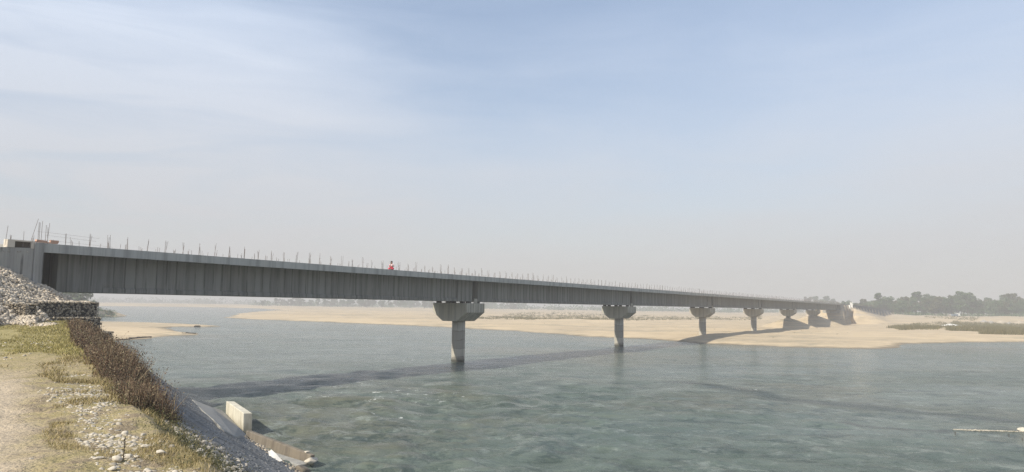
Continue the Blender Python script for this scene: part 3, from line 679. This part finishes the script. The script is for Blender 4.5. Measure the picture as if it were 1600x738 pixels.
boulder(200,716,.075,'grey brown boulder just right of the dark twig')
boulder(252,704,.115,'large smooth grey boulder half on the shoulder weeds')
boulder(196,668,.075,'flat grey cobble among gravel in the middle of the bank top')
boulder(146,671,.06,'tan yellowish cobble standing alone on the dry grass')
boulder(49,722,.03,'small grey stone alone on the sandy path','' and 0 or 5.1)
boulder(154,718,.075,'long flat cream slab stone left of the dark twig', sq=.35)
boulder(226,691,.09,'flat pale slab stone behind the large smooth grey boulder', sq=.35)
boulder(136,684,.05,'small white cobble in the grass between path and gravel', sq=.5)
boulder(187,701,.06,'flat brownish stone just behind the dark twig', sq=.5)
boulder(214,712,.05,'small white cobble left of the large smooth grey boulder')
# dark dry twig standing between the boulders
x, y = unp(192, 722, 5.1); tw = MB(); tw.tube((0,0,-.02),(.01,.0,.24),.006,.003,5); tw.tube((.005,0,.12),(.035,.01,.17),.003,.002,4); tw.tube((.006,0,.16),(-.02,.01,.2),.003,.002,4)
for j in range(14): zc = .03+.2*random.random(); tw.tube((.005,0,zc),(.005+random.uniform(-.02,.02),random.uniform(-.02,.02),zc+.015),.004,.002,4)
o = tw.build('dry_twig', M_bark); o.location = (x, y, 5.12); tag(o, 'single dark dry twig standing upright between the boulders', 'twig')

# ------------------------------------------------------------------ things at the toe of the revetment
xb, yb = unp(380, 680, .0)
rz_b = math.atan2(bd[1], bd[0])
blk = empty('concrete_block', (xb, yb, 0), rz_b); tag(blk, 'cream upright concrete wall block standing at the water edge of the revetment', 'block')
q = MB(); q.hexa([(0,0,-.8),(4.3,0,-.8),(4.3,-.46,-.8),(0,-.46,-.8),(.05,.03,1.10),(4.25,.03,1.24),(4.25,-.42,1.20),(.05,-.42,1.07)]); q.build('wall_panel', M_block, blk, bevel=.03)
q = MB(); q.box(1.85,1.9,.0,.012,.0,1.12); q.build('panel_joint', M_toe, blk)
def slab_poly(name, pts, thick, mat, label, cat):
    v = [tuple(p) for p in pts]; n_ = len(v); c0 = Vector(v[0]); mb = MB(); mb.v = [(Vector(p)-c0)[:] for p in v]+[(Vector(p)-c0-Vector((0,0,thick)))[:] for p in v]
    mb.f = [tuple(range(n_)), tuple(range(2*n_-1, n_-1, -1))]+[(i, n_+i, n_+(i+1)%n_, (i+1)%n_) for i in range(n_)]
    o = mb.build(name, mat, bevel=.04); o.location = c0; tag(o, label, cat); return o
def pz(u, v, z): x, y = unp(u, v, z); return Vector((x, y, z))
def hit(u, v, dz=.06):                                               # where the line of sight of a photo point meets the bank
    d = Fv + Rv*((u-800)/FPX) - Up*((v-369)/FPX)
    ts = np.linspace(4, 60, 6000); X_ = d.x*ts; Y_ = d.y*ts; Z_ = EYE+d.z*ts
    hb2 = bank_h(X_*bd[0]+Y_*bd[1], X_*bn[0]+Y_*bn[1])+dz
    i_ = np.argmax(Z_ < np.maximum(hb2, .02)); return Vector((X_[i_], Y_[i_], Z_[i_]))
slab_poly('apron_slab', [hit(300,624), pz(330,636,1.0), pz(347,641,.72), pz(374,668,.28), pz(386,681,.10), hit(368,682), hit(350,673), hit(333,655), hit(315,640)], .6, M_apron, 'smooth grey concrete apron sloping down behind the cream block', 'slab')
tw_ = empty('toe_wall', (0,0,0)); A = pz(386,697,-.0); C_ = pz(478,725,-.0); dv = (C_-A); Lw = dv.length; tw_.location = A; tw_.rotation_euler.z = math.atan2(dv.y, dv.x)
tag(tw_, 'long low brown concrete toe wall tilted along the water edge', 'wall')
q = MB(); q.hexa([(-.6,.08,-.6),(Lw,.08,-.6),(Lw,.36,-.6),(-.6,.36,-.6),(-.6,.22,.62),(Lw,.20,.34),(Lw,.42,.34),(-.6,.44,.62)]); q.build('wall_panel', M_toe, tw_, bevel=.03)
q = MB(); q.hexa([(-.4,-.42,-.5),(Lw+.2,-.5,-.5),(Lw+.2,.075,-.5),(-.4,.075,-.5),(-.4,-.36,.06),(Lw+.2,-.42,.04),(Lw+.2,.075,.06),(-.4,.075,.08)]); q.build('footing', M_apron, tw_, bevel=.04)
o = boulder(486,722,.40,'whitish boulder perched at the far end of the brown toe wall', z=.1, sq=.6)
o = boulder(480,708,.2,'small pale stone on the tip of the brown toe wall', z=.5, sq=.4)
o = boulder(470,738,.55,'dark wet rock in the water below the whitish boulder', z=-.05, sq=.7, mat=M_toe)
# crumbled plaster lump and rag
x, y = unp(427, 716, .75); rg = MB(); 
me = []
gx, gy = np.meshgrid(np.linspace(-.55,.55,12), np.linspace(-.14,.14,6), indexing='ij'); gz = fbm(gx*3+3, gy*5, 3)*.12+.06
ii = np.arange(72).reshape(12,6); Fq = np.stack([ii[:-1,:-1],ii[1:,:-1],ii[1:,1:],ii[:-1,1:]],-1).reshape(-1,4)
m = Mat('white_cloth'); m.color((.62,.60,.56)); M_cloth = m.m
sB_, nB_ = x*bd[0]+y*bd[1], x*bn[0]+y*bn[1]
o = mesh_np('cloth_scrap', np.column_stack([gx.ravel(), gy.ravel()*(1+gx.ravel()), gz.ravel()]), Fq, M_cloth, smooth=True)
xq, yq = unp(427, 716, .9); o.location = (xq, yq, float(bank_h(np.array([xq*bd[0]+yq*bd[1]]), np.array([xq*bn[0]+yq*bn[1]]))[0])+.03); o.rotation_euler = (.3, .25, math.atan2(-bd[1], -bd[0])); tag(o, 'crumpled white cloth scrap lying on the lower revetment', 'cloth')
k = 420; s_ = rng.uniform(22, 38, k); n_ = rng.uniform(8.0, 9.9, k)
tag(stones('toe_rubble', bankpts(s_, n_), .04+.10*rng.random(k)**2, M_gabstone, 1), 'dark broken stones along the toe of the revetment', 'stones', kind='stuff')

# ------------------------------------------------------------------ person on the kerb
Xp = None
for X in np.arange(20, 50, .05):
    p = W(X, OV+.25, ZT); d = (p-Vector((0,0,EYE))); u = 800+FPX*d.dot(Rv)/d.dot(Fv)
    if u > 612: Xp = X; break
m = Mat('skin'); m.color((.22,.12,.075)); M_skin = m.m
m = Mat('red_cloth'); m.color((.60,.010,.06)); M_red = m.m
m = Mat('white_top'); m.color((.80,.62,.62)); M_white = m.m
m = Mat('black_hair'); m.color((.012,.010,.010)); M_hair = m.m
def skin(name, J, E_, rad_, mat, parent, sub=2):
    me = bpy.data.meshes.new(name); me.from_pydata(J, E_, []); me.materials.append(mat)
    o = bpy.data.objects.new(name, me); COL.objects.link(o); o.parent = parent
    mo = o.modifiers.new('skin', 'SKIN'); mo.use_smooth_shade = True
    for i, r_ in enumerate(rad_): me.skin_vertices[0].data[i].radius = (r_, r_) if not isinstance(r_, tuple) else r_
    me.skin_vertices[0].data[0].use_root = True
    s_ = o.modifiers.new('sub', 'SUBSURF'); s_.levels = sub; s_.render_levels = sub; return o
per = empty('person', W(Xp, OV+.28, ZT+.0), -.12); tag(per, 'person in a red dress with white top and dark hair sitting on the deck edge', 'person')
J = [(0,.06,.12),(0,.05,.30),(0,.04,.47),(0,.02,.585),(0,.01,.66),(0,-.01,.73),(0,-.02,.80),
     (.17,.03,.56),(.23,.0,.35),(.14,-.17,.24),(.05,-.24,.22),(-.17,.03,.56),(-.23,.0,.35),(-.14,-.17,.24),(-.05,-.24,.22),
     (.10,.03,.11),(.23,-.20,.13),(.08,-.30,.07),(-.02,-.33,.05),(-.10,.03,.11),(-.23,-.20,.13),(-.08,-.28,.07),(.02,-.36,.05)]
E_ = [(0,1),(1,2),(2,3),(3,4),(4,5),(5,6),(3,7),(7,8),(8,9),(9,10),(3,11),(11,12),(12,13),(13,14),(0,15),(15,16),(16,17),(17,18),(0,19),(19,20),(20,21),(21,22)]
rd = [.13,.11,.12,.07,.045,.075,.07,.05,.036,.028,.03,.05,.036,.028,.03,.09,.062,.045,.035,.09,.062,.045,.035]
skin('body', J, E_, rd, M_skin, per)
skin('dress', [(0,.06,.11),(0,.05,.28),(0,.04,.36),(.11,.02,.12),(.23,-.20,.13),(.10,-.30,.09),(-.11,.02,.12),(-.23,-.20,.13),(-.10,-.30,.09),(0,-.22,.12)], [(0,1),(1,2),(0,3),(3,4),(4,5),(0,6),(6,7),(7,8),(0,9)], [.17,.135,.12,.13,.10,.08,.13,.10,.08,.10], M_red, per)
skin('top', [(0,.045,.36),(0,.04,.46),(0,.025,.57),(.17,.03,.56),(.22,.01,.42),(-.17,.03,.56),(-.22,.01,.42)], [(0,1),(1,2),(2,3),(3,4),(2,5),(5,6)], [.125,.13,.085,.062,.052,.062,.052], M_white, per)
skin('shawl', [(-.16,.04,.60),(-.20,.02,.40),(-.16,.05,.20)], [(0,1),(1,2)], [.06,.075,.07], M_red, per, 1)
hv, hf = ico(3); hv = hv*np.array([.083,.098,.108])
sel = hv.copy(); keepf = [f for f in hf if not (hv[f][:,1].mean() < -.045 and hv[f][:,2].mean() < .045)]
hair = mesh_np('hair', sel*1.1+np.array([0,.0,.785]), np.array(keepf), M_hair, per, smooth=True)
fc = MB()
fc.tube((0,-.10,.775),(0,-.115,.755),.010,.016,6); f_ = fc.build('nose', M_skin, per, smooth=True)
ey = MB(); ey.box(-.042,-.02,-.098,-.088,.785,.795); ey.box(.02,.042,-.098,-.088,.785,.795); ey.build('eyes', M_hair, per)
mo_ = MB(); mo_.box(-.022,.022,-.095,-.085,.735,.742); mo_.build('mouth', M_red, per)

# ------------------------------------------------------------------ far retaining wall, posts, small structures
rw = MB(); 
for k in range(24):
    x0, x1 = 371+10*k, 371+10*(k+1)+.0
    f = lambda x: ZT-.2-2.4*max(0,(x-371)/240)**1.5
    rw.hexa([(x0,-3.6,-1),(x1-.05,-3.6,-1),(x1-.05,-2.6,-1),(x0,-2.6,-1),(x0,-2.9,f(x0)),(x1-.05,-2.9,f(x1)),(x1-.05,-2.5,f(x1)),(x0,-2.5,f(x0))])
m = Mat('dark_masonry'); m.color(m.mix(m.noise(m.coord(), .8, 6, .7), (.075,.078,.085), (.16,.16,.165))); m.bump(m.noise(m.coord(), 2, 4), .15); M_mas = m.m
o = rw.build('retaining_wall', M_mas); o.location = (P0[0], P0[1], 0); o.rotation_euler.z = rzb; tag(o, 'dark stone retaining wall along the far approach embankment', 'wall')
def ground_z(x, y): return float(ground_h(np.array([[x, y]], float))[0][0])
m = Mat('white_paint', .7); m.color((.78,.77,.73)); M_wp = m.m
p = W(366.5, -3.0, 0); hut = empty('site_booth', (p.x, p.y, ZT-1.6), rzb); hut.scale = (.55,.55,.55); tag(hut, 'small white box with a dark opening at the far end of the bridge', 'booth')
q = MB(); q.box(-1.6,1.6,-1,-.8,1.5,1.9); q.box(-1.6,-.9,-1,-.8,-1,1.5); q.box(.9,1.6,-1,-.8,-1,1.5); q.box(-.9,.9,-1,-.8,-1,.4); q.box(-1.6,1.6,-.8,1.2,-1,1.9); q.build('wall', M_wp, hut)
q = MB(); q.box(-.9,.9,-.83,-.81,.4,1.5); q.build('opening', M_dark, hut)  # dark sheet over solid wall, paints the shade of an opening
p = W(371.5, -3.4, 0); q = MB(); q.box(-.5,.5,-.4,.4,-2,2.3); q.box(-.6,.6,-.5,.5,2.302,2.5); o = q.build('marker_post', M_wp); o.location = (p.x, p.y, ZT-1.6); tag(o, 'white concrete post right of the small white box on the far embankment', 'post')
# pale tarpaulin sheets and a small truck on the far terrace
def on_ground(u, y): x = (u-800)/FPX*y; return Vector((x, y, ground_z(x, y)))
p = on_ground(1484, 330); gx, gy = np.meshgrid(np.linspace(-4.5,4.5,20), np.linspace(-2.5,2.5,8), indexing='ij'); gz = .9*np.exp(-(gx/3.4)**2-(gy/1.6)**2)+.25+.2*fbm(gx, gy, 3)
ii = np.arange(160).reshape(20,8); Fq = np.stack([ii[:-1,:-1],ii[1:,:-1],ii[1:,1:],ii[:-1,1:]],-1).reshape(-1,4)
o = mesh_np('tarpaulin', np.column_stack([gx.ravel(), gy.ravel(), gz.ravel()]), Fq, M_wp, smooth=True); o.location = p; tag(o, 'white tarpaulin heap on the far sand behind the scrub', 'tarpaulin')
p = on_ground(1492, 520); tr = empty('small_truck', p, R(8)); tag(tr, 'tiny grey truck parked in front of the far wood', 'truck')
m = Mat('truck_paint', .5); m.color((.16,.20,.24)); M_tp = m.m
q = MB(); q.box(-2.6,1.1,-1,1,.7,1.9); q.build('body', M_tp, tr); q = MB(); q.hexa([(1.15,-1,.6),(2.8,-1,.6),(2.8,1,.6),(1.15,1,.6),(1.15,-.95,2.3),(2.3,-.95,2.3),(2.3,.95,2.3),(1.15,.95,2.3)]); q.build('cab', M_wp, tr)
for xx_ in (-1.7, 1.9):
    for yy_ in (-.95, .95):
        q = MB(); q.tube((xx_,yy_-.12,.42),(xx_,yy_+.12,.42),.42,.42,14); q.build('wheel', M_dark, tr)
# gravel heaps of the grey quarry strip
k = 0
for (u, y, r_) in ((1546,400,2.6),(1562,405,3.4),(1575,398,2.4),(1590,410,3.0),(1535,420,2.2),(1608,400,2.8)):
    p = on_ground(u, y); gx, gy = np.meshgrid(np.linspace(-1,1,14), np.linspace(-1,1,14), indexing='ij'); rr_ = np.hypot(gx, gy); gz = np.maximum(-.2, (1-rr_)*.55+.18*fbm(gx*3+u, gy*3, 3))
    ii = np.arange(196).reshape(14,14); Fq = np.stack([ii[:-1,:-1],ii[1:,:-1],ii[1:,1:],ii[:-1,1:]],-1).reshape(-1,4)
    o = mesh_np('gravel_heap', np.column_stack([gx.ravel()*r_, gy.ravel()*r_, gz.ravel()*r_]), Fq, M_gabstone if k % 2 else M_stone, smooth=True); o.location = p
    tag(o, 'small grey gravel heap on the pale terrace before the far wood', 'gravel heap', 'gravel heaps on the far terrace'); k += 1

# driftwood on the left sandbar, gravel spit and rock on the right
def log(u0, v0, u1, v1, r_, label):
    r_ *= .7
    a_ = Vector((*unp(u0, v0, .15), .12)); b_ = Vector((*unp(u1, v1, .15), .12)); mb = MB(); d_ = b_-a_; n_ = 7
    pts_ = [d_*(i/n_)+Vector((random.uniform(-.5,.5)*r_*3, random.uniform(-.5,.5)*r_*3, random.uniform(0,r_))) for i in range(n_+1)]
    for i in range(n_): mb.tube(pts_[i], pts_[i+1], r_*(1-.1*i/n_), r_*(1-.1*(i+1)/n_), 8)
    o = mb.build('driftwood', M_bark); o.location = a_; tag(o, label, 'driftwood')
log(202,529.3,234,527.2,.22,'long dark driftwood at the near edge of the left sandbar')
log(183,531,204,530.2,.16,'short dark driftwood touching the gabion side of the left sandbar')
log(216,523.4,242,522.4,.14,'thin driftwood lying in the middle of the left sandbar')
log(284,521.8,304,521.2,.26,'dark driftwood on the right tip of the left sandbar')
log(305,510.4,312,510.2,.3,'small dark snag at the far tip of the left sandbar')
k = 650; t_ = rng.random(k)**1.2; u_ = 1490+130*t_; v_ = 671.5+3.9*t_+rng.normal(0,.2,k)*(1+1.2*np.exp(-((t_-.3)/.2)**2)); pts = []
for a_, b_ in zip(u_, v_): x, y = unp(a_, b_, 0); pts.append((x, y, -.012+.03*random.random()))
tag(stones('gravel_spit', pts, .03+.06*rng.random(k)**2, M_pale, 1, squash=.5), 'thin line of pale pebbles just breaking the water at the right', 'gravel', kind='stuff')
x, y = unp(1601, 674, 0); o = stones('river_rock', [(0,0,0)], [.42], M_pale, 3, squash=.55, tilt=.1); o.location = (x, y, .08); tag(o, 'cream rock breaking the water at the right edge of the picture', 'rock')
for (u, v, lab) in ((1576,681,'short dark stick poking out of the water left of the cream rock'),(1492,678,'tiny dark twig poking out of the water at the left end of the pebble line'),(1597,688,'thin dark stick in the water just below the cream rock')):
    x, y = unp(u, v, 0); mb = MB(); mb.tube((0,0,-.3),(.03,0,.13),.018,.01,6); mb.tube((.02,0,.03),(-.06,0,.1),.012,.008,5); o = mb.build('stick', M_bark); o.location = (x, y, 0); tag(o, lab, 'stick')

# ------------------------------------------------------------------ trees
def crown_mesh(seed, nclump, nleaf, wid, hgt, base, leaf):
    r_ = np.random.default_rng(seed); C = []
    for i in range(nclump):
        a_ = r_.random()*6.283; q_ = r_.random()**.6; zz_ = base+(hgt-base)*(.12+.80*r_.random()); sp_ = wid*(1-.75*abs((zz_-base)/(hgt-base)-.42))*q_
        C.append((math.cos(a_)*sp_, math.sin(a_)*sp_, zz_, wid*(.20+.20*r_.random())))
    C = np.array(C); ci = r_.integers(0, nclump, nleaf); d = r_.normal(size=(nleaf,3)); d /= np.linalg.norm(d,axis=1)[:,None]
    c_ = C[ci,:3]+d*C[ci,3:4]*(.55+.5*r_.random((nleaf,1)))*np.array([1,1,.8])
    a1 = r_.normal(size=(nleaf,3)); a1 /= np.linalg.norm(a1,axis=1)[:,None]; a2 = np.cross(a1, r_.normal(size=(nleaf,3))); a2 /= np.linalg.norm(a2,axis=1)[:,None]
    s_ = leaf*(.5+r_.random((nleaf,1))); V = np.stack([c_-a1*s_, c_-a2*s_*.7, c_+a1*s_, c_+a2*s_*.7],1).reshape(-1,3)
    return V, np.arange(4*nleaf).reshape(-1,4), C
def make_tree(seed, wid, hgt, base, mat, leaf=.42, nclump=26, nleaf=2600):
    t = empty('tree'); V, F, C = crown_mesh(seed, nclump, nleaf, wid, hgt, base, leaf); mesh_np('crown', V, F, mat, t)
    tr_ = MB(); tr_.tube((0,0,-1.5),(.1,0,base*1.3),.32,.2,8)
    for c_ in C[:8]: tr_.tube((.1,0,base*random.uniform(.7,1.25)), tuple(c_[:3]), .13, .04, 5)
    tr_.build('trunk', M_bark, t); return t
protos = [make_tree(11,5.2,13,2.6,M_tree), make_tree(12,4.2,14,3.0,M_tree2), make_tree(13,6.0,12,2.0,M_tree), make_tree(14,3.4,15,3.4,M_tree), make_tree(15,5.4,11,1.8,M_tree2)]
used = set()
def plant(i, loc, sc, label, group):
    if i not in used: used.add(i); t = protos[i]
    else:
        t = protos[i].copy(); COL.objects.link(t)
        for ch in protos[i].children: c_ = ch.copy(); COL.objects.link(c_); c_.parent = t
    t.location = loc; t.rotation_euler.z = random.random()*6.283; t.scale = (sc*random.uniform(.9,1.15), sc*random.uniform(.9,1.15), sc); tag(t, label, 'tree', group); return t
lab_r = 'hazy green tree in the wood behind the far sand on the right'
prof_r = [(1285,.62),(1320,.66),(1350,.78),(1385,.85),(1400,.78),(1420,.98),(1450,1.05),(1480,.95),(1505,1.16),(1530,.98),(1545,.82),(1570,1.05),(1600,.95),(1660,1.0)]
for row, (yy_, st) in enumerate(((575,11.5),(610,10),(660,9.5))):
    u = 1338 if row == 0 else 1300
    while u < 1650:
        p = on_ground(u+random.uniform(-3,3), yy_+random.uniform(-12,12)); s0 = np.interp(u, [a for a,_ in prof_r], [c for _,c in prof_r])
        plant(random.randrange(5), p-Vector((0,0,.4)), s0*random.choice((.84,.93,1.0,1.06,1.13))*random.uniform(.93,1.05)*(1.0+.08*row), lab_r, 'hazy trees of the far right wood'); u += st*random.uniform(.7,1.2)
for j in range(11):
    u = 1238+j*9+random.uniform(-3,3); y = random.uniform(930,1050); p = at(u, y); p.z = max(3., ground_z(p.x, p.y))
    plant(random.randrange(5), p-Vector((0,0,.4)), np.interp(u,[1238,1265,1290,1340],[1.0,1.55,1.5,1.05])*random.uniform(.85,1.05), 'pale faint tree rising behind the far end of the deck', 'faint trees behind the far bridge end')
# low understorey that closes the foot of the wood
def bush_mass(name, pts, hgt, wid, leaf, mat, label, per=60, cat='undergrowth'):
    P_ = np.array(pts); n_ = len(P_)*per; i = np.repeat(np.arange(len(P_)), per); hh_ = np.repeat(np.asarray(hgt)*np.ones(len(P_)), per); ww = np.repeat(np.asarray(wid)*np.ones(len(P_)), per)
    d = rng.normal(size=(n_,3)); d /= np.linalg.norm(d,axis=1)[:,None]; q_ = rng.random((n_,1))**.4; c_ = P_[i]+d*q_*np.column_stack([ww,ww,hh_]); c_[:,2] = np.maximum(c_[:,2], P_[i][:,2])
    a1 = rng.normal(size=(n_,3)); a1 /= np.linalg.norm(a1,axis=1)[:,None]; a2 = rng.normal(size=(n_,3)); a2 /= np.linalg.norm(a2,axis=1)[:,None]
    s_ = leaf*(.5+rng.random((n_,1))); V = np.stack([c_-a1*s_, c_-a2*s_*.7, c_+a1*s_, c_+a2*s_*.7],1).reshape(-1,3)
    return tag(mesh_np(name, V, np.arange(4*n_).reshape(-1,4), mat), label, cat, kind='stuff')
pts = [on_ground(u, y) for u, y in zip(rng.uniform(1395,1680,150), rng.uniform(550,585,150))]
bush_mass('undergrowth', pts, rng.uniform(1.5,3.6,150), rng.uniform(2,4,150), .45, M_tree, 'dark undergrowth along the foot of the far right wood')
# hazy trees beyond the middle sandbank, seen under the deck
for j in range(46):
    u = 402+ (j/45)*420 + random.uniform(-5,5); y = random.uniform(1000,1250) if u < 700 else random.uniform(1150,1400); p = at(u, y); p.z = max(1., ground_z(p.x, p.y))
    s0 = np.interp(u,[400,425,455,472,485,520,600,700,820],[.6,.85,.95,1.35,.9,1.15,1.1,1.2,1.0]); plant(random.randrange(5), p-Vector((0,0,.4)), s0*random.uniform(.75,1.12), 'faint hazy tree on the far shore seen under the first span', 'faint trees under the first span')
pts = [tuple(at(u, y, max(.8, 1.2))) for u, y in zip(rng.uniform(395,1250,420), rng.uniform(1150,1500,420))]
bush_mass('far_wood', pts, rng.uniform(5,12,420), rng.uniform(6,12,420), 1.6, M_tree, 'very faint far wood along the horizon behind the bridge piers', 60, 'wood')
pts = [tuple(at(u, y, 1.0)) for u, y in zip(rng.uniform(-100,400,260), rng.uniform(1650,1900,260))]
bush_mass('distant_wood', pts, rng.uniform(8,17,260), rng.uniform(8,16,260), 2.0, M_tree, 'very faint wood on the opposite shore at the far left', 60, 'wood')
for (u, y, s0, i, lab) in ((96,325,.62,0,'dark tree behind the gabion stack, leftmost on the near headland'),(112,318,.66,2,'dark broad tree on the near headland just above the gabion top'),(126,322,.72,3,'dark tree on the near headland under the girder start'),(138,316,.66,0,'dark tree next to the outermost on the near headland'),(146,312,.45,2,'small dark tree, outermost on the near headland')):
    p = on_ground(u, y); plant(i, p-Vector((0,0,.3)), s0, lab, 'trees on the near headland')
pts = [on_ground(u, y) for u, y in zip(rng.uniform(60,183,220), rng.uniform(285,330,220))]
bush_mass('headland_scrub', pts, rng.uniform(.5,1.7,220), rng.uniform(1,3,220), .3, M_tree, 'dark scrub covering the low headland beyond the gabions', 40, 'scrub')
# scrub on the sand
def scrub_strip(name, poly, n_, hgt, label):
    poly = np.array(poly); pts = []; 
    x0, y0 = poly.min(0); x1, y1 = poly.max(0)
    while len(pts) < n_:
        u, v = random.uniform(x0,x1), random.uniform(y0,y1)
        if sdist(np.array([[u, v]]), poly)[0] < 0: continue
        x, y = unp(u, v, 1.4)
        if fbm(np.array([x/9.]), np.array([y/9.]), 3)[0] < -.22+.12*random.random(): continue
        pts.append((x, y, ground_z(x, y)))
    P_ = np.array(pts); per_ = 16; base = np.repeat(P_, per_, 0); base[:,:2] += rng.normal(0,.45,(len(base),2)); hg_ = hgt*(.25+.75*rng.random(len(base)))
    V, F = blades('', base-np.array([0,0,.1]), hg_, np.full(len(base), .07), np.full(len(base), .25), M_scrub)
    tag(mesh_np(name, V, F, M_scrub), label, 'scrub', kind='stuff')
scrub_strip('sand_scrub', [(1386,512),(1400,508),(1440,506),(1480,506),(1476,512),(1462,515),(1405,514.5)], 520, 1.3, 'low olive scrub strip on the sand left of the longer strip')
scrub_strip('sand_scrub', [(1478,509),(1490,505),(1520,506),(1620,508),(1620,521),(1560,520.5),(1530,519),(1528,517),(1480,516)], 1700, 1.4, 'long olive scrub strip on the sand at the right edge')
scrub_strip('sand_scrub', [(1446,501.5),(1480,501.8),(1530,503),(1525,505),(1480,503.5),(1446,502.6)], 130, 1.0, 'thin dark line of scrub behind the olive strips')
scrub_strip('sand_scrub', [(742,497),(770,493.5),(810,489),(860,488.5),(930,490),(1000,494),(1060,495),(1190,496),(1190,499.5),(1040,499),(960,500.5),(900,499),(820,498.5)], 1500, 1.15, 'scattered grey green scrub on the middle sandbank behind the piers')

k = 420; u_ = rng.uniform(420, 1420, k); v_ = rng.uniform(492, 540, k); pts = []
for a_, b_ in zip(u_, v_):
    x, y = unp(a_, b_, 1.0)
    if sdist(np.array([[x, y]]), polyB)[0] > 4 and fbm(np.array([x/12.]), np.array([y/25.]), 3)[0] > -.02: pts.append((x, y, ground_z(x, y)-.02))
tag(stones('sand_debris', pts, .10+.30*rng.random(len(pts))**3, M_scrub, 1, squash=.5), 'small dark drift debris and clods scattered on the middle sandbank', 'debris', kind='stuff')

# ------------------------------------------------------------------ haze
hz = MB(); hz.box(-5200, 5200, -500, 4600, -4.0, 34)
m = bpy.data.materials.new('haze_air'); m.use_nodes = True; m.node_tree.nodes.clear()
o_ = m.node_tree.nodes.new('ShaderNodeOutputMaterial'); v_ = m.node_tree.nodes.new('ShaderNodeVolumePrincipled')
v_.inputs['Color'].default_value = (.91,.89,.87,1); v_.inputs['Density'].default_value = .00095; v_.inputs['Anisotropy'].default_value = 0.0
m.node_tree.links.new(v_.outputs[0], o_.inputs['Volume'])
o = hz.build('haze', m); tag(o, kind='stuff')
